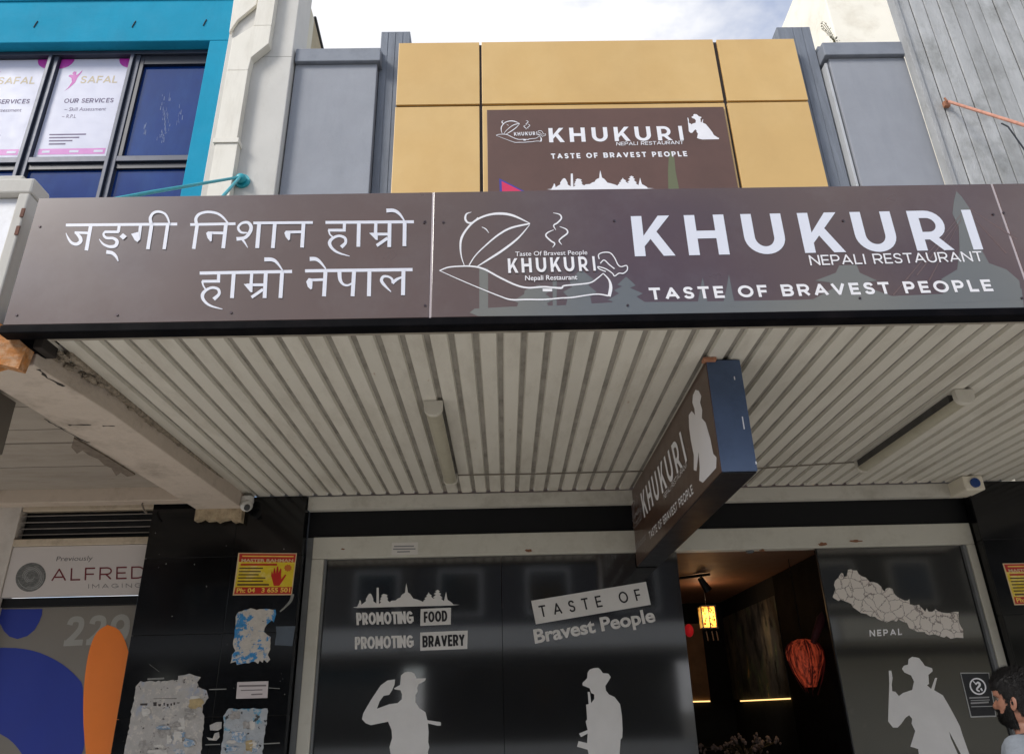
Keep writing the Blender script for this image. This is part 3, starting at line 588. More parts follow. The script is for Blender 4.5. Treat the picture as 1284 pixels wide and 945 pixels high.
# ================================================================ shopfront
sf = thing('shopfront', 'aluminium framed restaurant shopfront with black printed glass and an open doorway', 'shopfront', (1.2, 0, 0))
FX0, FX1 = -1.50, 3.885
H0, H1 = 2.806, 2.985
box('head_rail', frame_mat, sf, -1.60, 3.985, -.05, .06, H0, H1, bev=.005)
box('header_panel', black_paint, sf, -1.655, 4.02, -.02, .06, H1+.002, 3.22, bev=.003)
box('jamb', frame_mat, sf, -1.60, FX0+.0, -.05, .06, 0, H0-.002, bev=.005)
box('jamb_trim', frame_grey, sf, -1.655, -1.602, -.035, .05, 0, H1, bev=.004)
box('jamb', frame_mat, sf, FX1+.03, 3.985, -.05, .06, 0, H0-.002, bev=.005)
box('jamb_trim', frame_grey, sf, FX1, FX1+.028, -.04, .05, 0, H0-.002, bev=.004)
box('inner_bead', frame_grey, sf, FX0+.002, FX0+.02, -.03, .0, 0, H0-.002, bev=.002)
box('sill_rail', frame_mat, sf, FX0+.002, 1.46, -.04, .06, 0, .12, bev=.004)
xm = PY(630, 800, 0).x
glass_edge = joint_dark
g1 = box('glass_panel', black_vinyl, sf, FX0+.022, xm-.002, .0, .012, .125, H0-.003, bev=0)
g2 = box('glass_panel', black_vinyl, sf, xm+.002, 1.462, .001, .013, .125, H0-.003, bev=0)
XD = 2.655
g3 = box('door_leaf', black_vinyl, sf, XD, FX1-.002, -.008, .006, .01, H0-.003, bev=0)
box('door_edge', dark_plain, sf, XD-.012, XD-.001, -.012, .012, .01, H0-.003, bev=.001)
p0 = lambda x, y: PY(x, y, 0); p3 = lambda x, y: PY(x, y, -.008)
# print on the left glass
emit_polys([[((x), (y)) for x, y in SKY]], zf(440, 720, 7.875, p0), NY, .002, 'skyline_decal', grey_vinyl, g1)
caps('lettering', 'PROMOTING', p0(447.2, 783.3), p0(519, 781.2), p0(446.6, 767.8), NY, .002, grey_vinyl, g1, weight=0.20, track=0.05)
caps('lettering', 'PROMOTING', p0(445, 813.6), p0(519, 811.3), p0(445, 798), NY, .002, grey_vinyl, g1, weight=0.20, track=0.05)
dark_print = M('near black print', (24, 24, 30), .5)
emit_polys([[(527.5, 763), (565.5, 761.5), (565.2, 782.5), (527, 784.2)]], p0, NY, .002, 'decal_plate', grey_vinyl, g1)
caps('lettering', 'FOOD', p0(531.5, 780.2), p0(561, 778.5), p0(531.3, 766.5), NY, .003, dark_print, g1, weight=0.19, track=0.08)
emit_polys([[(527, 792.5), (586.5, 790), (586, 813), (527, 815.3)]], p0, NY, .002, 'decal_plate', grey_vinyl, g1)
caps('lettering', 'BRAVERY', p0(529.8, 811.3), p0(583, 809), p0(529.6, 796.8), NY, .003, dark_print, g1, weight=0.19, track=0.08)
s1 = [(505,130),(540,100),(575,94),(610,95),(640,115),(660,160),(705,160),(755,160),(745,185),(680,220),(668,255),(672,290),(650,330),(650,400),(690,460),(750,500),(770,580),(870,595),(905,600),(905,635),(870,635),(775,612),(782,700),(778,800),(790,850),(775,900),(790,1100),(800,1500),(770,2400),(620,2400),(590,1600),(560,2400),(420,2400),(385,1500),(400,1100),(400,923),(388,850),(415,760),(410,680),(375,595),(200,630),(150,610),(112,570),(125,510),(200,380),(300,230),(370,180),(445,170),(440,220),(415,280),(385,325),(330,335),(290,390),(262,465),(385,420),(470,408),(512,370),(515,320),(500,280),(440,270),(435,260),(495,225)]
emit_polys([s1], zf(440, 830, 8.025, p0), NY, .002, 'soldier_decal', grey_vinyl, g1, label='silhouette of a saluting soldier in a wide brimmed hat')
s2 = [(290,140),(310,110),(350,95),(395,92),(420,115),(440,145),(495,150),(518,185),(495,225),(465,270),(470,315),(500,355),(555,380),(610,450),(628,560),(635,700),(632,780),(615,800),(605,945),(640,1400),(620,2300),(480,2300),(460,1500),(430,2300),(300,2300),(280,1400),(300,945),(290,900),(185,870),(200,815),(285,835),(290,740),(225,775),(205,740),(290,705),(270,620),(285,600),(275,455),(300,450),(290,330),(312,330),(325,440),(355,400),(355,355),(325,340),(310,295),(240,265),(240,240),(285,195)]
emit_polys([s2], zf(700, 825, 7.875, p0), NY, .002, 'soldier_decal', grey_vinyl, g2, label='silhouette of a soldier in a hat holding a rifle')
pz_ = zf(660, 720, 7.553, p0)
emit_polys([[(45, 248), (1132, 68), (1178, 285), (90, 470)]], pz_, NY, .002, 'decal_plate', grey_vinyl, g2)
caps('lettering', 'TASTE OF', pz_(135, 405), pz_(1095, 240), pz_(112, 297), NY, .003, dark_print, g2, weight=0.141, track=0.75)
text('lettering', 'Bravest People', aff(pz_(82, 648), pz_(1225, 440), pz_(62, 520)), NY, .002, grey_vinyl, g2, bold=.03)
# map decal: districts drawn as fine dark lines
mm = bpy.data.materials.new('map print'); mm.use_nodes = True; MATS['map'] = mm
t = mm.node_tree; b = t.nodes['Principled BSDF']; geo = N(t, 'ShaderNodeNewGeometry'); vo = N(t, 'ShaderNodeTexVoronoi', feature='DISTANCE_TO_EDGE'); vo.inputs['Scale'].default_value = 13
nn = N(t, 'ShaderNodeTexNoise'); nn.inputs['Scale'].default_value = 40; t.links.new(geo.outputs['Position'], nn.inputs['Vector'])
ad = N(t, 'ShaderNodeVectorMath', operation='MULTIPLY_ADD'); t.links.new(nn.outputs['Color'], ad.inputs[0]); ad.inputs[1].default_value = (.035, .035, .035); t.links.new(geo.outputs['Position'], ad.inputs[2]); t.links.new(ad.outputs[0], vo.inputs['Vector'])
rr = N(t, 'ShaderNodeMapRange'); rr.inputs[1].default_value = .01; rr.inputs[2].default_value = .045; t.links.new(vo.outputs['Distance'], rr.inputs[0])
mi = N(t, 'ShaderNodeMix', data_type='RGBA'); mi.inputs[6].default_value = (*lin((130, 120, 116)), 1); mi.inputs[7].default_value = (*lin((220, 212, 204)), 1); t.links.new(rr.outputs[0], mi.inputs[0]); t.links.new(mi.outputs[2], b.inputs['Base Color'])
NP = [(60,325),(85,260),(72,225),(80,190),(110,160),(120,140),(135,120),(150,128),(155,155),(180,150),(185,120),(190,95),(215,90),(240,100),(265,100),(280,130),(310,150),(340,160),(380,200),(400,195),(440,210),(470,235),(485,265),(505,280),(510,255),(535,245),(565,255),(585,300),(610,325),(640,340),(670,355),(695,355),(710,342),(715,385),(750,395),(790,390),(815,415),(845,450),(856,420),(872,448),(905,450),(930,428),(955,445),(985,455),(1030,462),(1060,460),(1080,450),(1128,450),(1126,500),(1132,545),(1150,580),(1165,600),(1168,672),(1110,668),(1060,678),(1025,655),(1005,668),(960,655),(920,640),(880,648),(850,635),(840,620),(780,620),(740,600),(710,590),(690,545),(660,535),(620,515),(600,532),(560,522),(520,540),(480,528),(440,510),(420,492),(380,490),(345,468),(300,460),(260,430),(230,410),(220,385),(190,370),(160,360),(130,345),(110,358),(70,335)]
emit_polys([NP], zf(1035, 700, 6.758, p3), NY, .002, 'map_decal', mm, g3, label='white printed map of Nepal with its districts')
caps('lettering', 'NEPAL', PY(1090.5, 797.5, -.008), PY(1131, 795.5, -.008), PY(1090, 789.5, -.008), NY, .002, white_vinyl, g3, weight=0.2, track=0.3)
emit_polys([SOL_FULL], zf(1090, 810, 6.619, p3), NY, .002, 'soldier_decal', grey_vinyl, g3, label='silhouette of a soldier in a hat raising a curved knife')
# rust stains and notices on the head rail
st_m = M('rust stain', (126, 84, 60), .9, var=.3, vscale=30)
def blotch(name, px, py, wpx, hpx, y, mat, parent, n=(0, -1, 0), eps=.001, **kw):
    pts = []
    for i in range(18):
        a = 2*math.pi*i/18; k_ = .6+.5*random.random(); pts.append((px + wpx/2*math.cos(a)*k_, py + hpx/2*math.sin(a)*k_))
    return emit_polys([pts], lambda x, q: PY(x, q, y), n, eps, name, mat, parent, **kw)
for a in ((663, 690, 10, 4), (1032, 682, 14, 5), (1072, 678, 18, 4), (956, 690, 8, 4), (430, 688, 6, 2)): blotch('rust_stain', *a, -.05, st_m, sf)
n_ = build(MB().box(PY(491, 690, -.05).x, PY(524, 690, -.05).x, -.053, -.0505, PY(500, 695.5, -.05).z, PY(500, 680, -.05).z), 'notice', M('white notice paper', (206, 202, 196), .7, var=.05), None, origin=(PY(507, 690, -.05).x, -.05, PY(500, 695, -.05).z), bev=0)
tag(n_, 'small white notice stuck on the pale head rail above the left window', 'notice')
mk = MB()
for i, (a, b_) in enumerate(((494, 519), (493, 521), (498, 514))): mk.quad(*[PY(x, y, -.0535) for x, y in ((a, 684+i*3.4), (b_, 683.6+i*3.4), (b_, 685+i*3.4), (a, 685.4+i*3.4))])
build(mk, 'print_lines', M('grey ink', (120, 120, 124), .8), n_, recalc=False)
# sticker on the door leaf
st = thing('door_sticker', 'black and white square sticker with round emblem on the right glass beside the man', 'sticker', tuple(PY(1226, 898, -.012)))
sp_ = lambda x, y: PY(x, y, -.0125); zs_ = zf(1190, 820, 7.564, sp_)
emit_polys([[(105, 172), (380, 172), (450, 590), (205, 598)]], zs_, NY, 0, 'sticker_base', M('white sticker edge', (170, 170, 168), .5), st)
emit_polys([[(114, 182), (373, 180), (440, 578), (213, 585)]], zs_, NY, .0006, 'sticker_face', M('black sticker face', (30, 31, 34), .4, var=.3, vscale=30), st)
cx_, cy_ = 273, 302
ring = [(cx_+72*math.cos(2*math.pi*i/28)+.17*72*math.sin(2*math.pi*i/28), cy_+74*math.sin(2*math.pi*i/28)) for i in range(29)]
strip_emit([('R', ribbon(ring, 14, False)), ('R', ribbon([(250,285),(275,265),(290,290),(262,330),(290,350)], [14,18,22,16,14])), ('R', ribbon([(225,250),(250,275)], [8, 10])), ('R', ribbon([(300,320),(315,345)], [18, 12]))], zs_, NY, .0012, 'emblem', white_vinyl, st)
strip_emit([('R', ribbon([(192, 412), (380, 405)], 14)), ('R', ribbon([(205, 437), (385, 430)], 8)), ('R', ribbon([(205, 462), (375, 452)], 16)), ('R', ribbon([(210, 495), (415, 490)], 9))], zs_, NY, .0012, 'print_lines', M('light grey ink', (150, 150, 150), .6), st)

# ================================================================ black tiled pillars
def pillar(name, label, xs_, side):
    t = thing(name, label, 'pillar', ((xs_[0]+xs_[-1])/2, -.1, 0), 'black tiled pillars')
    box('core', grout, t, xs_[0]+.012, xs_[-1]-.012, -.138, .3, 0, 3.315, bev=0)
    zz = [0, .42, 1.02, 1.62, 2.22, 2.82, 3.318]
    for i in range(len(xs_)-1):
        for j in range(len(zz)-1):
            q = random.uniform(-.0012, .0012)
            box('tile', black_tile, t, xs_[i]+.0015, xs_[i+1]-.0015, -.15+q, -.1385, zz[j]+.0015, zz[j+1]-.0015, bev=.0015)
    for j in range(len(zz)-1):
        x = xs_[-1] if side > 0 else xs_[0]
        box('tile', black_tile, t, min(x, x-side*.0115), max(x, x-side*.0115), -.137, -.036, zz[j]+.0015, zz[j+1]-.0015, bev=.001)
    return t
pillar('tiled_pillar', 'wide black granite tiled pillar left of the shopfront with torn posters', [-2.945, -2.225, -1.662], 1)
pillar('tiled_pillar', 'black granite tiled pillar right of the shopfront with yellow poster', [3.995, 4.7, 5.45], -1)

PL = lambda x, y: PY(x, y, -.1525)
def paper(name, outline, frame, mat, label, cat, y=-.1525, thick=.002, parent=None, group=None):
    fn = zf(*frame, lambda a, b: PY(a, b, y))
    if name == 'torn_poster':
        fine = []
        for (ax_, ay_), (bx_, by_) in zip(outline, outline[1:] + outline[:1]):
            k_ = max(1, int(math.hypot(bx_-ax_, by_-ay_)/22)); L_ = math.hypot(bx_-ax_, by_-ay_) or 1
            for q in range(k_):
                j_ = random.gauss(0, 3.2) if q else 0; fine.append((ax_+(bx_-ax_)*q/k_ - (by_-ay_)/L_*j_, ay_+(by_-ay_)*q/k_ + (bx_-ax_)/L_*j_))
        outline = fine
    pts = [fn(*p) for p in outline]; lo = min(pts, key=lambda v: v.z)
    o = build(MB().slab(pts, (0, -thick, 0)), name, mat, parent, origin=None if parent else tuple(lo))
    if label: tag(o, label, cat, group)
    return o
yel = M('yellow poster print', (224, 196, 44), .35, var=.08, vscale=8, mix=[((232, 210, 120), 9, .5, .1)])
redp = M('red poster print', (186, 40, 28), .4, var=.1, vscale=10); cream_p = M('cream poster edge', (216, 190, 150), .5); ink = M('brown ink', (90, 60, 30), .6); yel2 = M('yellow ink', (240, 200, 90), .5)
FRP = (285, 685, 5.906)
def psychic(frame_fn, label, org):
    t = thing('poster', label, 'poster', org, 'red and yellow advertising posters')
    n = (0, -1, 0)
    emit_polys([[(82,45),(516,48),(478,358),(40,360)]], frame_fn, n, .0, 'poster_sheet', cream_p, t)
    emit_polys([[(90,52),(508,55),(472,350),(50,352)]], frame_fn, n, .0006, 'poster_ground', yel, t)
    emit_polys([[(90,52),(508,55),(500,116),(86,112)], [(62,300),(480,298),(472,350),(50,352)], [(100,126),(370,126),(368,140),(98,140)]], frame_fn, n, .0012, 'red_band', redp, t)
    text('lettering', 'MASTER RAHMAN', aff(frame_fn(104, 112), frame_fn(488, 114), frame_fn(106, 90)), n, .002, cream_p, t, bold=.03)
    text('lettering', 'Ph: 04   3 655 501', aff(frame_fn(68, 340), frame_fn(465, 336), frame_fn(72, 306)), n, .002, yel2, t, bold=.03)
    rows = [R_([(112, 70), (492, 73)], 9)]
    strip_emit(rows, frame_fn, n, .002, 'print_lines', yel2, t)
    rows = [R_([(90-i*3, 160+i*24), (265-(i % 3)*22+i*6, 160+i*24)], 9) for i in range(5)] + [R_([(75, 282), (310, 282)], 12)]
    strip_emit(rows, frame_fn, n, .0025, 'print_lines', ink, t)
    hand = [(345,290),(335,250),(325,215),(330,180),(340,205),(345,165),(352,155),(360,200),(368,150),(378,145),(380,195),(395,160),(402,168),(398,210),(400,240),(430,205),(438,212),(405,262),(385,290)]
    emit_polys([hand], frame_fn, n, .003, 'hand_print', redp, t)
    c = [(450+30*math.cos(i*.349)*(1 if i % 2 else .8), 158+28*math.sin(i*.349)*(1 if i % 2 else .8)) for i in range(18)]
    emit_polys([c], frame_fn, n, .003, 'sun_print', M('orange print', (200, 110, 40), .5), t)
psychic(zf(*FRP, PL), 'red and yellow advertising poster with a red hand on the left black pillar', tuple(PL(330, 746)))
# same poster on the right pillar, partly outside the frame
a0 = PY(1257, 706, -.1525); a1 = PY(1270, 758, -.1525); hh = a0.z-a1.z; wR = hh*1.38
ff = lambda x, y: Vector((a0.x + (x-82 + (y-45)*.135)/434*wR, -.1525, a0.z - (y-45)/313*hh))
psychic(ff, 'red and yellow advertising poster on the right black pillar, cut by the photo edge', (a0.x, -.1525, a1.z))
torn_blue = M('torn white and blue poster', (196, 190, 182), .75, var=.1, vscale=20, mix=[((52, 132, 190), 9, .52, .03), ((190, 184, 176), 26, .56, .03), ((70, 74, 78), 34, .64, .03)], bump=.5, bscale=40)
torn_white = M('weathered white poster', (178, 174, 170), .8, var=.10, vscale=14, mix=[((150, 158, 176), 7, .55, .1), ((90, 84, 84), 22, .62, .04), ((196, 190, 182), 30, .55, .03)], bump=.5, bscale=40)
torn_mix = M('torn pastel poster', (170, 174, 178), .8, var=.12, vscale=18, mix=[((90, 150, 180), 10, .55, .05), ((190, 150, 120), 12, .62, .05), ((60, 62, 64), 24, .6, .03)], bump=.5, bscale=40)
paper('torn_poster', [(62,520),(85,482),(150,465),(240,462),(358,466),(362,500),(345,560),(330,545),(290,580),(272,630),(300,655),(322,668),(318,760),(300,800),(318,835),(296,858),(270,835),(262,858),(240,842),(228,866),(205,850),(160,862),(100,868),(72,874),(62,850),(24,862),(36,800),(60,770),(42,720),(55,640)], FRP, torn_blue, 'torn white and blue poster remnant on the left black pillar below the yellow poster', 'poster')
F2 = (150, 830, 6.42)
paper('torn_poster', [(130,195),(170,150),(360,148),(470,140),(472,108),(560,90),(655,118),(625,160),(640,200),(700,225),(715,285),(670,345),(665,400),(682,430),(668,560),(655,760),(640,1100),(-20,1100),(35,740),(90,440)], F2, torn_white, 'large weathered white poster with ragged edge low on the left black pillar', 'poster')
def scraps(fr__, cx, cy, sx, sy, n, mats, par, y=-.1550):
    for i in range(n):
        x0_, y0_ = cx+random.uniform(-sx, sx), cy+random.uniform(-sy, sy); rw, rh = random.uniform(18, 70), random.uniform(14, 60); pts = []
        for k in range(16):
            a = 2*math.pi*k/16; q_ = random.uniform(.65, 1.15); pts.append((x0_+rw*math.copysign(abs(math.cos(a))**.6, math.cos(a))*q_, y0_+rh*math.copysign(abs(math.sin(a))**.6, math.sin(a))*q_))
        fn = zf(*fr__, lambda a, b: PY(a, b, y - .0006*i)); P3 = [fn(*p) for p in pts]
        for p in random.sample(P3, 3): p.y -= random.uniform(.002, .007)      # lifted edges
        build(MB().poly(P3), 'paper_layer', mats[i % len(mats)], par, recalc=False)
random.seed(77)
pl_a = M('aged white paper', (206, 202, 196), .8, var=.08, vscale=30); pl_b = M('grey glue paper', (160, 156, 152), .9, var=.3, vscale=40); pl_c = M('faded blue print paper', (136, 160, 184), .8, var=.2, vscale=30, mix=[((200, 198, 196), 40, .5, .05)]); pl_d = M('faded ochre paper', (176, 156, 116), .8, var=.2, vscale=30)
big = [o for o in C.objects if o.get('label', '').startswith('large weathered white poster')][0]
scraps(F2, 380, 560, 200, 180, 16, (pl_a, pl_b, pl_c, pl_a), big); scraps(F2, 600, 320, 40, 40, 2, (pl_d, pl_a), big, -.1560)
pk = MB(); fq = zf(*F2, lambda a, b: PY(a, b, -.1552))
for x, y, w_, h_ in ((165, 330, 60, 16), (270, 320, 30, 30), (310, 335, 24, 18), (352, 325, 14, 22), (378, 333, 18, 22), (408, 330, 16, 18), (432, 322, 16, 20), (460, 322, 24, 7), (270, 290, 190, 3)):
    pk.poly([fq(x, y), fq(x+w_, y-2), fq(x+w_-3, y+h_), fq(x+2, y+h_)])
build(pk, 'print_remains', M('dark print remains', (66, 60, 60), .8), big, recalc=False)
tb = paper('torn_poster', [(880,370),(960,378),(1190,370),(1185,470),(1160,640),(1150,760),(1140,1100),(800,1100),(815,720),(840,560),(835,430)], F2, torn_mix, 'narrow torn pastel poster at the bottom right of the left black pillar', 'poster')
scraps(F2, 1000, 560, 120, 160, 10, (pl_c, pl_a, pl_d, pl_b), tb)
lb = paper('paper_label', [(948,158),(1198,150),(1190,285),(938,292)], F2, M('pink white label', (200, 190, 190), .7), 'small white printed label above the torn pastel poster on the left pillar', 'label')
strip_emit([R_([(960, 190), (1180, 185)], 14), R_([(975, 225), (1150, 220)], 8), R_([(1060, 258), (1150, 254)], 10)], zf(*F2, lambda a, b: PY(a, b, -.1548)), NY, 0, 'print_lines', M('grey ink 2', (120, 112, 112), .7), lb)
paper('paper_scrap', [(725,505),(780,480),(822,478),(820,530),(790,548),(730,545)], F2, torn_white, 'cream paper scrap between the two lower posters, the upper of two', 'paper scrap')
paper('paper_scrap', [(700,600),(750,612),(765,570),(800,560),(805,600),(780,628),(720,625)], F2, torn_white, 'small white paper scrap below the cream scrap on the left pillar', 'paper scrap')
paper('paper_scrap', [(360,590),(505,588),(500,610),(482,735),(352,728),(365,640)], FRP, M('faded grey blue paper', (82, 92, 104), .5, var=.1, vscale=10), 'faded blue grey paper square right of the torn blue poster', 'paper scrap')
tape = M('dull tape residue', (128, 128, 124), .6, var=.2, vscale=20)
tg = strip_emit([R_([(485,350),(470,400),(430,445),(390,480)], [22,20,14,10])], zf(*FRP, PL), NY, 0, 'tape_residue', tape, None); tag(tg, 'curled grey tape residue hanging below the left yellow poster', 'tape')
tg = strip_emit([R_([(720,218),(860,214)], 8), R_([(690,662),(810,658)], 9), R_([(1150,655),(1290,648)], 9), R_([(1200,205),(1290,210)], 5), R_([(240,15),(320,75)], 2.5), R_([(225,135),(360,128)], 14)], zf(*F2, PL), NY, .0002, 'tape_residue', tape, None); tag(tg, 'short pale tape strips and scratches around the lower posters', 'tape')
# loose specks on the tiles
sp = MB()
for i in range(34):
    x = random.uniform(150, 372); y = random.uniform(660, 944); s_ = random.choice((.25, .3, .4, .7))
    c = PL(x, y)
    if -2.93 < c.x < -1.68: sp.poly([c + Vector((s_*.007*math.cos(a)*random.uniform(.4, 1.3), -.0004, s_*.009*math.sin(a)*random.uniform(.4, 1.3))) for a in (0, 1.2, 2.5, 3.6, 5)])
spo = build(sp, 'glue_specks', tape, None, recalc=False, kind='stuff'); tag(spo, 'pale glue and paint specks scattered over the left black pillar', 'specks')

# ================================================================ inside the restaurant
dk = M('charcoal interior paint', (26, 29, 33), .8, .2, var=.2, vscale=2); brownc = M('brown ceiling paint', (120, 88, 70), .6, var=.1, vscale=2)
mural = M('dark rock mural', (58, 58, 60), .6, .3, var=.3, vscale=3, mix=[((98, 92, 80), 2.6, .5, .14), ((64, 78, 60), 5, .52, .1), ((176, 132, 88), 5, .62, .06), ((22, 26, 30), 4, .5, .12), ((18, 20, 22), 9, .56, .08)], dstretch=(1, 1, .45))
dr = thing('dining_room', 'dim dining room seen through the open doorway with brown ceiling and dark walls', 'room', (1.2, 2, 0))
box('door_pocket', M('black curtain cloth', (9, 9, 11), .95, .1), dr, 2.66, 3.88, .03, .07, .01, 2.80, bev=0)
box('floor', M('dark timber floor', (58, 44, 36), .4, var=.2, vscale=4), dr, -1.6, 4.0, .08, 4.2, -.05, .01, bev=0)
box('ceiling', brownc, dr, -1.6, 4.0, .08, 4.2, 2.86, 2.95, bev=0)
box('side_wall', dk, dr, 2.86, 3.0, 1.75, 3.98, 0, 2.86, bev=0)
box('back_wall', dk, dr, -1.6, 3.0, 3.88, 4.0, 0, 2.86, bev=0)
def lamp(name, kind, loc, watts, col, par, size=.05, target=None, spot=60):
    ld = bpy.data.lights.new(name, kind); ld.energy = watts; ld.color = col; ld.shadow_soft_size = size
    o_ = bpy.data.objects.new(name, ld); C.objects.link(o_); o_.parent = par; o_.location = Vector(loc) - worg(par)
    if target is not None: ld.spot_size = math.radians(spot); ld.spot_blend = .8; o_.rotation_euler = (Vector(loc)-Vector(target)).to_track_quat('Z', 'Y').to_euler()
    return o_
box('left_wall', dk, dr, -1.75, -1.6, .08, 4.2, 0, 2.86, bev=0)
box('right_wall', MATS['black curtain cloth'], dr, 3.9, 4.0, .08, 4.2, 0, 2.86, bev=0)
box('column', M('black curtain cloth', (9, 9, 11), .95, .1), dr, 2.85, 2.99, .08, 1.745, 0, 2.855, bev=.005)
zl = PX(960, 877, 2.855).z
box('mural', mural, dr, 2.848, 2.858, 1.76, 3.85, zl+.02, 2.66, bev=0)
led = M('warm led strip', (255, 206, 130), .5, emit=(1, 1, 1), estr=1.6)
box('led_strip', led, dr, 2.835, 2.847, 1.76, 3.5, zl-.005, zl+.008, bev=0)
mp = PY(881, 879, 3.87)
box('mural', M('stone relief panel', (150, 116, 84), .6, var=.3, vscale=5, bump=.6, bscale=10), dr, mp.x-.42, mp.x+.10, 3.86, 3.879, mp.z+.02, 2.6, bev=0)
box('led_strip', led, dr, mp.x-.40, mp.x+.09, 3.845, 3.858, mp.z-.006, mp.z+.01, bev=0)
# ceiling track with spotlight
t = thing('ceiling_fitting', 'dark track spotlight on the brown ceiling inside the doorway', 'light', tuple(PZ(875, 722, 2.84)))
c = PZ(875, 722, 2.84)
build(MB().tube([c+Vector((-.45, .3, 0)), c+Vector((.1, -.1, 0))], .014, 8), 'track', dark_plain, t); build(MB().tube([c+Vector((.02, 0, -.02)), c+Vector((.1, .04, -.14))], [.03, .045], 10), 'spot_head', dark_plain, t)
lamp('spot_light', 'SPOT', c+Vector((.1, .04, -.2)), 15, (1, .78, .55), t, .04, (2.85, 2.7, 1.9), 75)
# square lantern
lc = PY(887, 774, 2.2)
t = thing('lantern', 'glowing yellow square paper lantern hanging just inside the doorway', 'lantern', tuple(lc))
lan = M('lit yellow lantern paper', (255, 190, 84), .7, emit=(1, 1, 1), estr=.75, mix=[((176, 92, 24), 16, .5, .15)])
# pattern in the emission too: cut-out shapes
sz = .075
build(MB().box(lc.x-sz, lc.x+sz, lc.y-sz, lc.y+sz, lc.z-.11, lc.z+.11), 'lamp_shade', lan, t, bev=.004)
fr = MB()
for sx in (-1, 1):
    for sy in (-1, 1): fr.box(lc.x+sx*sz-.006, lc.x+sx*sz+.006, lc.y+sy*sz-.006, lc.y+sy*sz+.006, lc.z-.12, lc.z+.12)
fr.box(lc.x-.004, lc.x+.008, lc.y-sz-.006, lc.y-sz-.002, lc.z-.11, lc.z+.11)
for z in (-.12, .11): fr.box(lc.x-sz-.012, lc.x+sz+.012, lc.y-sz-.012, lc.y+sz+.012, lc.z+z, lc.z+z+.012)
build(fr, 'lantern_frame', dark_plain, t)
spots = MB()
for i in range(22):
    x = lc.x + random.uniform(-.06, .06); z = lc.z + random.uniform(-.09, .09); spots.poly([(x+.009*math.cos(a), lc.y-sz-.0015, z+.012*math.sin(a)) for a in (0, 1.3, 2.4, 3.9, 5.2)])
build(spots, 'cutout_pattern', M('orange brown paper', (140, 74, 20), .8), t, recalc=False)
build(MB().cyl((lc.x, lc.y, lc.z+.12), (lc.x, lc.y, 2.855), .004, 6), 'cord', dark_plain, t)
for dx in (-.04, .02, .07): build(MB().cyl((lc.x+dx, lc.y-.03, lc.z-.12), (lc.x+dx+.01, lc.y-.03, lc.z-.24), .006, 5), 'tassel', M('dark tassel', (70, 52, 40), .9), t)
lamp('lantern_light', 'POINT', (lc.x, lc.y-.16, lc.z+.02), 2.2, (1, .6, .28), t, .06)
lamp('lantern_uplight', 'POINT', (lc.x, lc.y, lc.z+.2), 1.4, (1, .6, .34), t, .05)
# red hanging shell lamp
pc = PY(1010, 826, .75)
t = thing('pendant_lamp', 'round glowing red fringed pendant lamp inside the right side of the doorway', 'lamp', tuple(pc))
redl = M('glowing red fringe', (196, 76, 48), .7, mix=[((70, 20, 14), 40, .42, .2)], dstretch=(1, 1, .1), emit=(1, 1, 1), estr=.24)
redd = M('dark red fringe', (84, 22, 20), .9, mix=[((30, 8, 8), 30, .5, .1)], dstretch=(1, 1, .1), emit=(1, 1, 1), estr=.10)
core = MB(); n = 28; prof_ = ((.17, .04), (.155, .09), (.12, .13), (.06, .152), (.0, .15), (-.06, .132), (-.12, .105), (-.18, .075), (-.23, .05))
for z, r_1 in prof_:
    for k in range(n): a = 2*math.pi*k/n; q = r_1*(1+.06*math.sin(k*7.3+z*30)); core.v.append(Vector((pc.x+q*math.cos(a), pc.y+q*math.sin(a), pc.z+z)))
for i in range(len(prof_)-1):
    for k in range(n): a = i*n+k; b = i*n+(k+1) % n; core.f.append((a, b, b+n, a+n))
build(core, 'shade', redl, t, recalc=False)
fr_ = MB()
for k in range(46):
    a = random.uniform(0, 6.283); m_ = random.uniform(1.0, 1.08); ln_ = random.uniform(.6, 1.25); pts = []
    for z, r_1 in prof_[1:]:
        zz_ = .14 - (.14-z)*ln_; pts.append((pc.x+r_1*m_*math.cos(a)+random.gauss(0, .002), pc.y+r_1*m_*math.sin(a), pc.z+zz_))
    fr_.tube(pts, [.0035]*6+[.0025, .0015], 4)
build(fr_, 'fringe', redd, t)
build(MB().ball(pc+Vector((0, -.12, .085)), .012, n=8, m=6), 'bulb', M('lamp bulb', (255, 220, 180), .5, emit=(1, 1, 1), estr=3), t)
build(MB().tube([pc+Vector((0, 0, .13)), pc+Vector((0, 0, 2.855-pc.z))], .004, 6), 'cord', dark_plain, t)
t2 = PY(1026, 790, .6)
o = build(MB().tube([t2+Vector((-.07, .05, -.14)), t2+Vector((-.02, .02, -.03)), t2+Vector((.05, 0, .10)), t2+Vector((.09, 0, .16))], [.015, .034, .042, .02], 10), 'fabric_drape', M('deep red fabric', (66, 18, 28), .8, var=.3, vscale=12), origin=tuple(t2), smooth=True)
tag(o, 'deep red rolled fabric drape above the red pendant lamp', 'drape')
o = build(MB().ball(PY(864, 790, 2.4), .05, (1, 1, 1.4)), 'red_lantern', M('lit red paper', (170, 24, 32), .6, emit=(1, 1, 1), estr=.35), origin=tuple(PY(864, 790, 2.4)), smooth=True); tag(o, 'small red paper lantern at the left edge of the doorway', 'lantern')
# door closer dome above the doorway
c = PY(942, 693, .0)
o = build(MB().ball((c.x, .03, H0-.005), .035, (1, 1, .5)), 'door_sensor', M('grey sensor plastic', (90, 94, 98), .3), origin=(c.x, .03, H0-.01), smooth=True); tag(o, 'small grey door sensor under the head rail in the doorway', 'sensor')
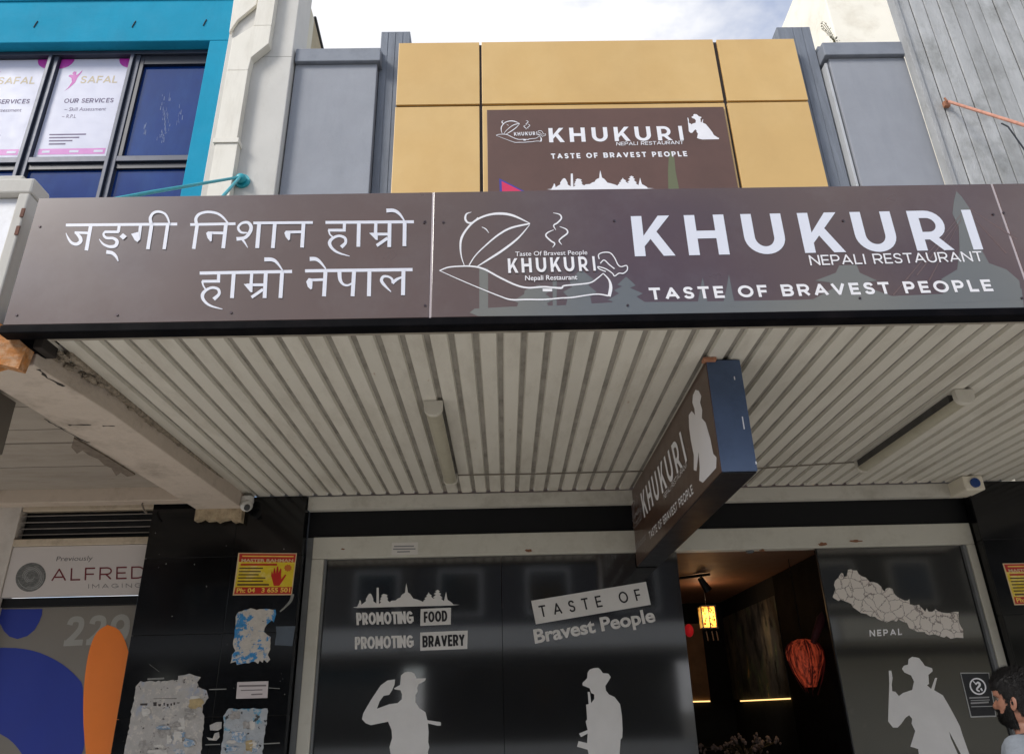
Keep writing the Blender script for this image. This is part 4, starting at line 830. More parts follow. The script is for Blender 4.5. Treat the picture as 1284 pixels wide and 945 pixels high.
# tables and chairs
chair_m = M('grey chair fabric', (92, 86, 88), .9, var=.15, vscale=8)
def chair(x, y, rz, lab):
    t = thing('dining_chair', lab, 'chair', (x, y, 0), 'dining chairs inside the restaurant')
    c_, s_ = math.cos(rz), math.sin(rz)
    def bx(x0, x1, y0, y1, z0, z1): 
        mb = MB().box(x0, x1, y0, y1, z0, z1); mb.v = [Vector((x+v.x*c_-v.y*s_, y+v.x*s_+v.y*c_, v.z)) for v in mb.v]; return mb
    build(bx(-.22, .22, -.22, .22, .42, .5), 'seat', chair_m, t, bev=.02); build(bx(-.22, .22, .18, .24, .5, 1.02), 'backrest', chair_m, t, bev=.02)
    for a in (-.19, .16):
        for b in (-.19, .16): build(bx(a, a+.03, b, b+.03, 0, .42), 'leg', dark_plain, t)
for i, (x, y, a, lab) in enumerate(((1.9, 1.6, .3, 'grey upholstered dining chair nearest the open doorway'), (2.5, 2.9, 2.6, 'grey upholstered dining chair by the mural wall'), (1.3, 2.4, 1.5, 'grey upholstered dining chair left of the lantern'))): chair(x, y, a, lab)
tb_ = thing('dining_table', 'dark square dining table between the dining chairs', 'table', (2.0, 2.4, 0))
box('tabletop', M('dark table wood', (60, 42, 32), .4, var=.2), tb_, 1.6, 2.35, 2.0, 2.75, .71, .75); build(MB().cyl((1.98, 2.37, 0), (1.98, 2.37, .71), .04), 'pedestal', dark_plain, tb_)

fb = PY(935, 936, 2.35)
t = thing('flower_arrangement', 'pale dried flowers in a dark vase on the dining table inside the doorway', 'flowers', (fb.x, fb.y, .75))
build(MB().tube([(fb.x, fb.y, .752), (fb.x, fb.y, .85), (fb.x, fb.y, .98), (fb.x, fb.y, 1.03)], [.05, .075, .045, .05], 14), 'vase', M('dark glazed vase', (40, 44, 52), .3), t, smooth=True)
random.seed(31)
stm = MB(); blo = MB()
for i in range(34):
    tip = Vector((fb.x+random.gauss(0, .20), fb.y+random.gauss(0, .12), fb.z+random.uniform(-.10, .10))); stm.tube([(fb.x, fb.y, 1.0), ((fb.x+tip.x)/2, (fb.y+tip.y)/2, 1.2), tip], .003, 4)
    for _ in range(5): blo.ball(tip+Vector([random.gauss(0, .014) for _ in range(3)]), random.uniform(.008, .02), (1, 1, 1.2), 6, 4)
build(stm, 'stems', M('dry stems', (90, 84, 60), .9), t, kind='stuff'); build(blo, 'blossoms', M('pale pink blossoms', (150, 136, 136), .9, var=.25, vscale=14), t, kind='stuff')

# ================================================================ cameras under the awning
c = PY(310, 634, -.25)
t = thing('dome_camera', 'white turret security camera at the left end of the awning soffit', 'camera', tuple(c))
wp = M('white camera plastic', (205, 203, 198), .35)
build(MB().cyl((c.x-.01, c.y, c.z+.075), (c.x-.005, c.y, c.z+.02), .055, 18), 'base', wp, t, bev=.004)
build(MB().ball((c.x, c.y-.02, c.z), .052), 'ball', wp, t, smooth=True); build(MB().cyl((c.x+.018, c.y-.05, c.z-.02), (c.x+.026, c.y-.078, c.z-.038), .024, 12), 'lens', dark_plain, t)
c = PY(1222, 606, -.32)
t = thing('box_camera', 'cream box security camera with dark blue lens at the right end of the soffit', 'camera', tuple(c))
build(MB().box(c.x-.10, c.x+.07, c.y-.02, c.y+.24, c.z-.06, c.z+.065), 'housing', M('cream camera plastic', (222, 214, 196), .5), t, bev=.012)
build(MB().cyl((c.x-.01, c.y-.02, c.z), (c.x-.01, c.y-.035, c.z), .04, 16), 'lens', M('dark blue lens', (30, 64, 124), .15), t)
build(MB().box(c.x-.02, c.x+.03, c.y+.05, c.y+.1, c.z+.065, ZS+.0), 'mount', wp, t)

# ================================================================ left neighbour under its awning
X0n, X1n = -6.5, -2.275
la = thing('left_awning', 'old cream painted awning with timber boards left of the brown fascia sign', 'awning', (-4, -1.6, 3.2))
bm_z = 3.2
# edge beam with broken end
bb = MB(); bb.hexa([(-2.62, -2.95, bm_z), (-2.275, -3.06, bm_z), (-2.21, -2.4, bm_z), (-2.165, -.23, bm_z-.0), (-2.55, -.23, bm_z)], [(-2.62, -2.95, 3.46), (-2.275, -3.06, 3.46), (-2.21, -2.4, 3.46), (-2.165, -.23, 3.46), (-2.55, -.23, 3.46)])
build(bb, 'edge_beam', concrete_beam, la, bev=.006)
random.seed(11)
rg = []
for i in range(13): rg.append((-2.55 + i*.032, random.uniform(3.085, 3.13)))
pts = [(-2.55, -.235, 3.2)] + [(x, -.235, z) for x, z in rg] + [(-2.166, -.235, 3.2)]
build(MB().slab(pts, (0, .075, 0)), 'broken_plaster', M('crumbling plaster', (176, 158, 130), .95, var=.2, vscale=20, dirt=(110, 90, 66), dscale=14, damt=.8, bump=1, bscale=50), la)
# cracks and debris along the joint
crk = M('dark crack', (48, 42, 38), .9)
def crack(pxs, z, wd, parent=la, mat=crk):
    pts = [PZ(x, y, z-.0015) for x, y in pxs]; mb = MB()
    q = [(p.x, p.y, wd*random.uniform(.3, 1.3)) for p in pts]; fine = []
    for a, b in zip(q, q[1:]):
        for i in range(5): t_ = i/5; fine.append((a[0]+(b[0]-a[0])*t_+random.uniform(-1, 1)*.004, a[1]+(b[1]-a[1])*t_, wd*random.uniform(.2, 1.4)))
    rb_ = ribbon([(p[0], p[1]) for p in fine], [p[2] for p in fine], False); k = len(rb_)//2; P3 = [Vector((x, y, z-.0015)) for x, y in rb_]
    for j in range(k-1): mb.quad(P3[j], P3[j+1], P3[2*k-2-j], P3[2*k-1-j])
    build(mb, 'crack', mat, parent, recalc=False)
crack([(85, 533), (100, 532.5), (118, 532.6)], bm_z, .018); crack([(128, 534), (147, 534)], bm_z, .018)
crack([(55, 525), (75, 536), (100, 550), (115, 556)], bm_z, .014)
crack([(48, 463), (60, 474), (85, 487)], bm_z, .02)
boxe = [(-2.622, -2.95), (-2.60, -2.2), (-2.58, -1.4), (-2.555, -.25)]
rb_ = ribbon(boxe, [.02, .03, .022, .015]); k_ = len(rb_)//2; mb = MB()
for j in range(k_-1): mb.quad(*[Vector((q[0], q[1], 3.353)) for q in (rb_[j], rb_[j+1], rb_[2*k_-2-j], rb_[2*k_-1-j])])
build(mb, 'crack', crk, la, recalc=False)
grit = M('dirty mortar', (150, 138, 122), .95, var=.35, vscale=40, dirt=(60, 52, 46), dscale=30, damt=.9, bump=1, bscale=60)
gm_ = MB()
for i in range(130):
    t_ = random.random()**1.4; y = -3.0 + t_*2.7; x = -2.2 + .03*t_ - .03 + random.uniform(-.03, .03)*(1.4-t_); s_ = random.uniform(.005, .022)*(1.15-t_*.75)
    gm_.ball((x, y, ZS-.03*random.random()*(1-t_)-.02+.01), s_, (1, random.uniform(1, 2.5), .5), 5, 3)
build(gm_, 'mortar_crumbs', grit, la, kind='stuff')
box('mortar_bed', grit, la, -2.212, -2.175, -2.95, -.24, ZS-.02, ZS+.1, bev=.01)
box('beam_shadow_gap', crk, la, -2.285, -2.225, -3.11, -2.98, 3.27, ZS+.05, bev=.004)
# hanging frayed strip
fz = [PZ(x, y, 3.2) for x, y in ((93, 547), (103, 552), (120, 562), (140, 574), (156, 584), (170, 593), (160, 595), (152, 590), (146, 594), (140, 584), (132, 581), (124, 573), (112, 568), (104, 562), (97, 566), (90, 558))]
build(MB().slab([(p.x, p.y, 3.186) for p in fz], (0, 0, .012)), 'frayed_lining', M('grey frayed lining', (112, 100, 88), .95, var=.3, vscale=20), la)
# soffit boards (run along the shop)
yb = -3.0; i = 0; sb_m = M('cream painted boards', (160, 150, 138), .7, var=.05, vscale=3, stretch=(.4, 3, 1), dirt=(118, 106, 92), dscale=2.2, damt=.6, dstretch=(.7, 3, 1), rand=.06, bump=.2)
widths = [.42, .44, .40, .26, .52, .35, .35]
for wdt in widths:
    y1 = min(yb+wdt, -.36); box('soffit_board', sb_m, la, X0n, -2.60, yb+.009, y1-.009, 3.36+random.uniform(-.004, .004), 3.40, bev=.003); yb = y1
    if yb >= -.361: break
for y in (-.36, -.22, -.09): box('cornice_board', M('cream timber cornice', (192, 176, 160), .65, var=.05, vscale=4, dirt=(128, 112, 96), dscale=4, damt=.5), la, X0n, -2.96 if y > -.2 else -2.58, y, y+.13, 3.40+(y+.1)*.35-.06, 3.46, bev=.006)
box('roof_deck', MATS['zinc awning deck'], la, X0n, -2.3, -3.07, -.01, 3.465, 3.50, bev=0)
# front fascia of that awning
fw = M('white painted fascia', (228, 230, 236), .5, var=.04, vscale=3, dirt=(150, 146, 140), dscale=3, damt=.4)
box('fascia_board', fw, la, X0n, -2.514, -3.13, -3.08, 3.385, 4.148, bev=.004)
box('fascia_frame', off_white, la, -2.512, -2.455, -3.17, -3.06, 3.40, 4.15, bev=.008)
box('fascia_cap', off_white, la, X0n, -2.45, -3.17, -3.02, 4.152, 4.25, bev=.012)
box('cap_top', off_white, la, X0n, -2.53, -3.15, -3.04, 4.251, 4.285, bev=.008)
for z in (3.92, 4.03): box('rusty_hinge', M('brown hinge', (110, 72, 58), .8, var=.3, vscale=20), la, -2.47, -2.45, -3.176, -3.1705, z-.035, z+.02, bev=.002)
tim = M('split orange timber', (186, 122, 62), .8, var=.35, vscale=6, stretch=(1, 8, 8), dirt=(224, 200, 170), dscale=9, damt=.8, bump=.8, bscale=30)
random.seed(5)
low = [(-2.72, 3.19), (-2.6, 3.165), (-2.5, 3.175), (-2.44, 3.15), (-2.38, 3.17), (-2.29, 3.145)]
pts = [(x, -3.14, z) for x, z in low] + [(-2.275, -3.14, 3.26), (-2.36, -3.14, 3.33), (-2.44, -3.14, 3.395), (-2.72, -3.14, 3.395)]
build(MB().slab(pts, (0, .06, 0)), 'split_timber', tim, la)
# grey end of a sign hanging under the left awning
hs_ = thing('left_hanging_sign', 'grey brown end of a box sign hanging under the left awning', 'sign', (-2.78, -2.5, 3.3))
box('sign_case', M('taupe sign case', (104, 98, 90), .6, var=.08, vscale=4), hs_, -3.5, -2.795, -2.56, -2.36, 2.98, 3.30, bev=.006)
box('sign_rim', M('dark sign rim', (60, 56, 52), .6), hs_, -3.51, -2.785, -2.58, -2.562, 2.97, 3.31, bev=.003)

# left shop wall, vent, sign, glass
ls = thing('left_shopfront', 'neighbouring grey frosted shopfront with blue and orange shapes left of the black pillar', 'shopfront', (-4, 0, 0))
wt = M('white painted board', (204, 196, 188), .6, var=.03, vscale=3, dirt=(150, 140, 128), dscale=4, damt=.4)
box('side_post', wt, ls, -4.6, -4.105, -.06, .1, 0, 3.36, bev=.005)
box('vent_head', M('cream vent head', (196, 180, 158), .6, var=.05, dirt=(120, 104, 84), dscale=8, damt=.5), ls, -4.10, -2.96, -.05, .1, 3.262, 3.35, bev=.006)
box('vent_sill', MATS['cream vent head'], ls, -4.10, -2.96, -.07, .1, 2.962, 3.02, bev=.006)
v_ = box('vent_back', dark_plain, ls, -4.10, -2.96, .03, .08, 3.02, 3.262, bev=0)
for z in (3.06, 3.11, 3.165, 3.22):
    mb = MB().hexa([(-4.10, -.03, z), (-2.96, -.03, z), (-2.96, .02, z+.012), (-4.10, .02, z+.012)], [(-4.10, -.03, z+.007), (-2.96, -.03, z+.007), (-2.96, .02, z+.019), (-4.10, .02, z+.019)])
    build(mb, 'vent_slat', M('grey vent slat', (150, 142, 136), .5, var=.2, vscale=10, rand=.3), ls)
box('transom', black_paint, ls, -4.10, -2.96, -.03, .1, 2.475, 2.545, bev=.004)
frost = M('grey frosted glass film', (130, 124, 116), .35, var=.04, vscale=2)
gl = box('glass_panel', frost, ls, -4.10, -2.96, .0, .02, .1, 2.473, bev=0)
fy = lambda x, y: PY(x, y, 0)
bl = M('royal blue film', (34, 54, 150), .4, var=.06, vscale=2); orr = M('orange film', (250, 134, 48), .4, var=.05, vscale=2)
zA = zf(0, 670, 4.974, fy)
emit_polys([[(p.x, p.z) for p in []] or [(-30,465),(265,463),(262,500),(245,545),(215,595),(170,632),(110,650),(60,635),(25,600),(5,560),(-30,540)]], zA, NY, .002, 'blue_shape', bl, gl)
emit_polys([[(a, b) for a, b, _ in catmull([(-20,812,0),(20,812,0),(50,818,0),(78,832,0),(98,850,0),(104,862,0),(104.5,895,0),(106,932,0),(98,952,0),(70,990,0),(45,975,0),(28,945,0),(10,925,0),(-20,910,0)], 3)]], fy, NY, .002, 'blue_shape', bl, gl)
emit_polys([[(a, b) for a, b, _ in catmull([(135,783,0),(122,792,0),(113,812,0),(107,845,0),(104.5,890,0),(108,945,0),(118,1010,0),(136,1015,0),(146,950,0),(155,885,0),(162,835,0),(160,812,0),(150,790,0),(135,783,0)], 3)]], fy, NY, .0035, 'orange_shape', orr, gl)
caps('lettering', '229', fy(79.4, 809.7), fy(161, 806), fy(85, 772.5), NY, .0012, M('pale frosted numerals', (158, 156, 150), .5), gl, weight=0.198, track=0.12)
als = thing('board_sign', 'white board sign reading Previously Alfred Imaging left of the black pillar', 'sign', (-3.5, -.05, 2.55))
zAs = PY(100, 684, -.05).z
box('sign_board', M('white sign board', (206, 198, 194), .5, var=.02), als, -4.10, -2.965, -.05, -.005, 2.552, 2.958, bev=0)
sA = zf(0, 670, 4.974, lambda x, y: PY(x, y, -.05))
for i_ in range(7):
    strip_emit([('R', ribbon([(192 + (22+i_*10)*math.cos(a*.2+i_)*.98, 262 + (20+i_*9.5)*math.sin(a*.2+i_)) for a in range(0, 17)], [2+2*math.sin(a*.19)*1.4+.3 for a in range(0, 17)], False))], sA, NY, .0018, 'emblem_line', M('pale silver print', (150, 150, 148), .5), als)
text('lettering', 'Previously', aff(sA(350, 165), sA(580, 160), sA(350, 136)), NY, .001, M('grey sign ink', (110, 108, 108), .6), als, skew=.2)
caps('lettering', 'ALFRED', sA(320, 290), sA(906, 273), sA(325, 212), NY, .001, M('maroon sign ink', (112, 34, 44), .6), als, weight=0.12, track=0.255)
caps('lettering', 'IMAGING', sA(548, 335), sA(885, 329), sA(548, 308), NY, .001, MATS['grey sign ink'], als, weight=0.12, track=0.39)
disc = [(192+98*math.cos(a)*math.cos(.5)+82*math.sin(a)*math.sin(.5), 265-98*math.cos(a)*math.sin(.5)+88*math.sin(a)*math.cos(.5)) for a in [2*math.pi*i/40 for i in range(40)]]
emit_polys([disc], sA, NY, .001, 'round_emblem', M('silver whorl print', (104, 104, 102), .5, var=.5, vscale=14, stretch=(3, 1, 9)), als)
hook = [PY(x, y, -.3) for x, y in ((206, 622), (192, 621), (182, 625), (178, 632), (181, 640), (184, 643))]
o = build(MB().tube(hook, .008, 8), 'cable_loop', M('dusty cable', (120, 110, 100), .8), origin=tuple(hook[-1])); tag(o, 'loop of dusty cable hanging beside the left vent', 'cable')

# ================================================================ party wall, downpipe, tie rods
pw = thing('party_wall', 'off white painted concrete party wall between turquoise building and grey bay', 'wall', (-2.65, 0, 0))
box('wall_front', off_white, pw, -3.04, -2.285, -.1, .35, 3.48, 11.5, bev=.01)
box('wall_flank', M('lit cream flank render', (216, 210, 190), .8, var=.05, vscale=2, dirt=(160, 150, 126), dscale=3, damt=.5, dstretch=(2, 2, .5)), pw, -3.0, -2.30, .352, .56, 8.0, 9.78, bev=.008)  # flank colour made lighter for the light falling on that side
build(MB().hexa([(-3.0, .562, 8.0), (-2.31, .562, 8.0), (-2.31, 1.3, 8.0), (-3.0, 1.3, 8.0)], [(-3.0, .562, 9.80), (-2.31, .562, 9.80), (-2.31, 1.3, 9.72), (-3.0, 1.3, 9.72)]), 'flank_rear', M('tan flank render', (176, 162, 132), .85, var=.1, vscale=2), pw)
build(MB().tube([(-2.3, .57, 9.83), (-2.3, 1.3, 9.74)], .02, 6), 'flashing', dark_plain, pw)
ljoint = MB()
for z in (8.42,): ljoint.box(-2.66, -2.285, -.1012, -.1, z, z+.006)
build(ljoint, 'hairline_joint', M('faint joint line', (150, 146, 138), .9), pw, recalc=False)
dp = thing('downpipe', 'cream rectangular downpipe with an offset bend on the white party wall', 'downpipe', (-2.8, -.15, 6))
def seg(x0, x1, z0, z1, nm='pipe', y0=-.20): return box(nm, cream_pipe, dp, x0, x1, y0, -.101, z0, z1, bev=.003)
seg(-2.93, -2.70, 3.6, 7.10); seg(-2.955, -2.69, 7.10, 7.16, 'collar', -.215); seg(-2.945, -2.715, 7.16, 8.12)
build(MB().hexa([(-2.945, -.2, 8.122), (-2.715, -.2, 8.122), (-2.715, -.101, 8.122), (-2.945, -.101, 8.122)], [(-2.945, -.2, 8.62), (-2.70, -.2, 8.30), (-2.70, -.101, 8.30), (-2.945, -.101, 8.62)]), 'bend', cream_pipe, dp, bev=.006)
build(MB().slab([(-2.945, -.2, 8.60), (-2.71, -.2, 8.30), (-2.53, -.2, 8.52), (-2.53, -.2, 8.80), (-2.73, -.2, 8.80)], (0, .099, 0)), 'offset', cream_pipe, dp, bev=.006)
seg(-2.73, -2.53, 8.802, 9.9)
build(MB().slab([(-3.02, -.15, 8.75), (-2.95, -.15, 8.95), (-2.76, -.15, 9.2), (-2.76, -.15, 9.5), (-3.04, -.15, 9.5)], (0, .04, 0)), 'rain_head_plate', cream_pipe, dp, bev=.004)
rc = PY(303, 226, -.13)
tr = thing('tie_rod', 'turquoise steel tie rods with round knob anchored on the white party wall', 'tie rod', tuple(rc))
build(MB().ball(rc+Vector((.0, -.03, 0)), .055, (1, .8, 1)), 'anchor_knob', teal_metal, tr, smooth=True); build(MB().cyl(rc, rc+Vector((0, .032, 0)), .08, 16), 'anchor_plate', teal_metal, tr)
build(MB().tube([rc+Vector((0, -.05, 0)), PY(190, 241, -2.0), PY(60, 266, -2.95)], .014, 8), 'rod', teal_metal, tr); build(MB().tube([rc+Vector((0, -.05, 0)), PY(262, 266, -2.2)], .014, 8), 'rod', teal_metal, tr)

# ================================================================ turquoise building
tb2 = thing('turquoise_building', 'turquoise rendered upper storey with dark framed window at the left', 'building', (-6, 0, 0))
zo = 8.80; xr = -3.30; zs_b = 5.9
box('upper_wall', teal, tb2, -12, -3.045, .0, .4, zo, 11.2, bev=.01)
box('side_wall', teal, tb2, xr, -3.045, .0, .4, 3.48, zo-.002, bev=.01)
box('sill_wall', teal, tb2, -12, xr-.002, .0, .4, 3.48, zs_b, bev=.01)
box('parapet_band', teal, tb2, -12, -3.05, -.02, -.001, 9.47, 9.5, bev=.004)
for px, py in ((45, 31), (168, 31), (257, 29)):
    c = PY(px, py, 0); build(MB().tube([c+Vector((.012, -.004, .05)), c+Vector((0, -.006, 0)), c+Vector((-.012, -.004, -.05))], .006, 6), 'rusty_pin', M('dark rusted pin', (50, 44, 44), .9), tb2)
WY = .14
zt_ = zo-.01; ztr = PY(130, 199, WY).z
xm2 = PY(150, 158, WY).x; xm1 = PY(46, 147, WY).x
wf = thing('window', 'wide dark framed blue window in the turquoise wall above the left awning', 'window', (-5, WY, zs_b))
fd = .10
def bar(x0, x1, z0, z1, y0=WY, nm='frame'): return box(nm, bronze, wf, x0, x1, y0, y0+fd, z0, z1, bev=.006)
bar(-7.5, xr-.004, zt_-.055, zt_, WY-.02); bar(-7.5, xr-.004, zs_b+.002, zs_b+.08)
bar(xr-.05, xr-.004, zs_b+.082, zt_-.057)
for x in (xm1, xm2): bar(x-.055, x-.012, zs_b+.082, zt_-.057, WY-.03, 'mullion'); bar(x-.010, x+.05, zs_b+.082, zt_-.057, WY, 'mullion')
bar(xm1-1.1, xm1-1.02, zs_b+.082, zt_-.057, WY, 'mullion')
xsb = [(-7.5, xm1-1.104), (xm1-1.018, xm1-.058), (xm1+.053, xm2-.058), (xm2+.053, xr-.053)]
for i, (a, b) in enumerate(xsb):
    bar(a, b, ztr-.045, ztr+.03, WY-.01, 'transom')
    box('pane', blue_glass, wf, a, b, WY+.05, WY+.06, ztr+.032, zt_-.057, bev=0); box('pane', blue_glass, wf, a, b, WY+.05, WY+.06, zs_b+.082, ztr-.047, bev=0)
a, b = xsb[3]
for q in ((a, a+.045, ztr+.032, zt_-.059), (a+.047, b, zt_-.19, zt_-.059)): box('sash', M('near black sash', (30, 32, 44), .4), wf, q[0], q[1], WY+.01, WY+.048, q[2], q[3], bev=.003)
for a, b in xsb: box('sash_rail', MATS['near black sash'], wf, a+.001, b-.001, WY+.02, WY+.048, ztr-.12, ztr-.048, bev=.002)
# white marks on the right pane
mkm = M('pale pane streaks', (112, 128, 165), .6)
mb = MB(); random.seed(3)
pw_ = lambda x, y: PY(x, y, WY+.0485)
for cx, cy, n_k, sx, sy in ((207, 150, 34, 5, 22), (182, 160, 9, 3, 12), (225, 147, 10, 2.5, 12), (203, 168, 10, 5, 8)):
    for _ in range(n_k):
        x = random.gauss(cx, sx*.6); y = random.gauss(cy, sy*.6); l_ = random.uniform(.6, 3.2); wv = random.uniform(.12, .4); mb.poly([pw_(x-wv-.1*l_, y+l_), pw_(x+wv-.1*l_, y+l_), pw_(x+wv+.1*l_, y-l_), pw_(x+.1*l_, y-l_)])
build(mb, 'pane_streaks', mkm, wf, recalc=False, kind='stuff')
# posters in the window
pp = M('white window poster', (196, 198, 216), .5, var=.02); mag = M('magenta print', (178, 40, 160), .5); mag2 = M('pale magenta print', (196, 110, 186), .5); tanp = M('tan print', (176, 160, 130), .5); dkt = M('dark violet ink', (86, 70, 110), .6)
Z7 = (40, 60, 5.109); QP = WY+.045
base = [(175, 66), (655, 66), (530, 700), (12, 693)]
def wposter(dxw, label, full):
    fn0 = zf(*Z7, lambda x, y: PY(x, y, QP)); fn = lambda x, y: fn0(x, y) + Vector((dxw, 0, 0))
    lo = fn(12, 693); t = thing('window_poster', label, 'poster', tuple(lo), 'white window posters')
    # real rectangle of the poster: straight sides
    xl = fn(90, 380).x; xr_ = xsb[2][1] + dxw - .004; xl = xsb[2][0] + dxw + .004
    zT = zt_-.062; zB = ztr+.036
    build(MB().box(xl, xr_, QP-.001, QP, zB, zT), 'poster_sheet', pp, t)
    R2 = lambda u, v: Vector((xl+(xr_-xl)*u, QP-.001, zB+(zT-zB)*v))
    import itertools
    arc = lambda cx, cy, rx, ry, a0, a1: [(cx, cy)] + [(cx+rx*math.cos(a0+(a1-a0)*i/12), cy+ry*math.sin(a0+(a1-a0)*i/12)) for i in range(13)]
    emit_polys([arc(0, 1, .18, .10, -math.pi/2, 0), arc(1, 1, .19, .10, math.pi, 1.5*math.pi)], R2, NY, .001, 'corner_shape', mag, t)
    emit_polys([[(.05, .045), (.93, .045), (.93, .10), (.05, .10)]], R2, NY, .001, 'bottom_band', mag2, t)
    emit_polys([[(.16,.665),(.22,.70),(.28,.755),(.29,.80),(.33,.86),(.335,.885),(.30,.85),(.265,.83),(.255,.865),(.22,.87),(.20,.85),(.225,.835),(.17,.835),(.16,.82),(.21,.80),(.23,.76),(.20,.70)]], R2, NY, .001, 'figure_emblem', mag, t)
    caps('lettering', 'SAFAL', R2(.345, .745), R2(.86, .745), R2(.345, .82), NY, .001, tanp, t, weight=0.159, track=0.12)
    caps('lettering', 'OUR SERVICES', R2(.20, .545), R2(.875, .545), R2(.20, .59), NY, .001, dkt, t, weight=0.172, track=0.12)
    text('lettering', '~ Skill Assessment', aff(R2(.235, .465), R2(.80, .465), R2(.235, .50)), NY, .001, dkt, t)
    text('lettering', '~ R.P.L', aff(R2(.23, .395), R2(.42, .395), R2(.23, .43)), NY, .001, dkt, t)
    strip_emit([R_([(.13+.01*i, .235-.03*i), (.62-.08*i, .235-.03*i)], .012) for i in range(4)], R2, NY, .001, 'print_lines', dkt, t)
    strip_emit([R_([(.10, .072), (.20, .072)], .022), R_([(.46, .072), (.58, .072)], .022), R_([(.78, .072), (.9, .072)], .022)], R2, NY, .002, 'print_lines', pp, t)
wposter(0, 'white window poster with violet figure emblem, the one fully in view', True)
wposter(xsb[1][1]-xsb[2][1], 'white window poster cut off by the left edge of the photo', False)

# ================================================================ right neighbour: board marked concrete
cb = thing('concrete_building', 'weathered grey building of vertical concrete boards at the upper right', 'building', (6, -.1, 0))
XCB = 4.745
box('core_wall', M('dark recess concrete', (70, 70, 68), .9), cb, XCB+.01, 10, -.085, -.02, 3.48, 12.0, bev=0)
box('core_wall', MATS['dark recess concrete'], cb, 5.6, 10, -.018, .1, 3.48, 11.8, bev=0)
x = XCB; i = 0
random.seed(21)
box('edge_trim', concrete, cb, XCB-.02, XCB+.028, -.14, -.03, 3.48, 12.0, bev=.003); x = XCB+.034
while x < 8.4:
    wv = .166*random.uniform(.93, 1.07); y = -.1+random.uniform(-.006, .006)
    z_ = 3.48; 
    zc = random.uniform(7.9, 8.6) 
    box('concrete_board', concrete, cb, x+.006, x+wv-.006, y, -.084, 3.48, 12.0, bev=.006); x += wv
brick = M('old red brick', (128, 84, 70), .9, var=.25, vscale=12, dirt=(90, 80, 70), dscale=6, damt=.6, bump=.6)
t = thing('rusty_tie_rod', 'rusty red oxide steel tie rod bolted to the grey concrete boards', 'tie rod', tuple(PY(1187, 131, -.12)))
c = PY(1187, 131, -.13)
build(MB().box(c.x-.035, c.x+.03, -.15, -.108, c.z-.035, c.z+.035), 'wall_plate', rust, t, bev=.006)
e1 = PY(1284, 160, -1.0); e2 = c + (e1-c)*2.4
redox = M('flaking red oxide', (186, 132, 112), .8, var=.25, vscale=10, dirt=(206, 160, 140), dscale=12, damt=.7, bump=.6, bscale=40)
build(MB().tube([c+Vector((0, -.04, 0)), e2], [.016, .016], 10), 'rod', redox, t); build(MB().tube([c+Vector((-.02, -.045, .0)), c+Vector((-.04, -.05, .045))], .012, 6), 'bolt', rust, t)
cc = [PY(x, y, q) for x, y, q in ((1256, 155, -.5), (1264, 159, -.6), (1272, 170, -.75), (1284, 187, -.9), (1296, 205, -1.05))]
o = build(MB().tube(cc, .008, 6), 'cable', dark_plain, origin=tuple(cc[0])); tag(o, 'thin black cable drooping from the rusty tie rod', 'cable')
# cream building behind
cb2 = thing('cream_building', 'cream rendered building rising behind the grey right bay', 'building', (7, 4, 0))
a = PY(1042, 0, 4); 
box('wall', cream_wall, cb2, PY(1046, 40, 4).x, 9.8, 4, 6, 0, 15.6, bev=.02)
build(MB().box(PY(1046, 40, 4).x-.12, 9.8, 3.9, 6.1, PY(1040, 4, 4).z-.1, PY(1040, 4, 4).z+.02), 'cornice', cream_wall, cb2) if False else None

# weed growing out of the joint
wd_m = M('dry weed leaves', (74, 72, 44), .9, var=.3, vscale=20); mb = MB(); random.seed(9); base_ = PY(1049, 56, 3.9)
for i in range(70):
    h = random.random(); p = base_ + Vector((random.gauss(-.05*h*3, .04)-h*.05, random.uniform(-.05, .05), h*.62)); l_ = random.uniform(.02, .055); a_ = random.uniform(0, 6.28)
    mb.poly([p, p+Vector((math.cos(a_)*l_, .01, math.sin(a_)*l_)), p+Vector((math.cos(a_+.5)*l_*.8, -.01, math.sin(a_+.5)*l_*.8))])
for i in range(4): mb.tube([base_, base_+Vector((-.04-.03*i, 0, .3)), base_+Vector((-.1-.03*i, .02, .6-.05*i))], .006, 4)
o = build(mb, 'weed', wd_m, None, origin=tuple(base_), recalc=False); tag(o, 'dry weed growing at the foot of the cream wall corner', 'plant')

# ================================================================ man at the lower right
PERSON_Y = -2.3
hp = PY(1271, 882, PERSON_Y)                       # ear
px0, py0 = hp.x + .02, PERSON_Y
FWD = Vector((-1, 1.15, 0)).normalized(); SIDE = Vector((0, 0, 1)).cross(FWD); UP = Vector((0, 0, 1))
ph = thing('person', 'dark haired bearded man in a pale collared shirt walking past the right window', 'person', (px0, py0, 0))
skin = M('skin', (136, 94, 76), .55, var=.08, vscale=18); hairm = M('black hair', (20, 18, 18), .6, .3, var=.3, vscale=60); shirt = M('pale grey shirt', (116, 122, 130), .85, var=.1, vscale=8, stretch=(1, 1, 2), bump=1.0, bscale=14); trous = M('dark trousers', (36, 38, 46), .9)
chin = hp.z - .085
def at(h, fw, sd_, up=0): return Vector((px0, py0, chin+h+up)) + FWD*fw + SIDE*sd_
HT = [(-.09,.035,.07,.058),(-.06,.04,.07,.055),(-.03,.045,.068,.054),(-.012,.07,.066,.052),(0,.086,.062,.05),(.012,.093,.062,.056),(.03,.093,.07,.062),(.045,.094,.078,.066),(.055,.092,.083,.068),(.068,.093,.088,.070),(.08,.094,.092,.072),(.095,.09,.096,.074),(.108,.084,.1,.075),(.118,.086,.102,.076),(.13,.095,.104,.077),(.145,.096,.104,.078),(.165,.092,.1,.077),(.185,.08,.09,.072),(.2,.064,.076,.062),(.212,.044,.056,.047),(.220,.022,.03,.025),(.2225,.004,.005,.005)]
HT = catmull(HT, 3); NS = 72
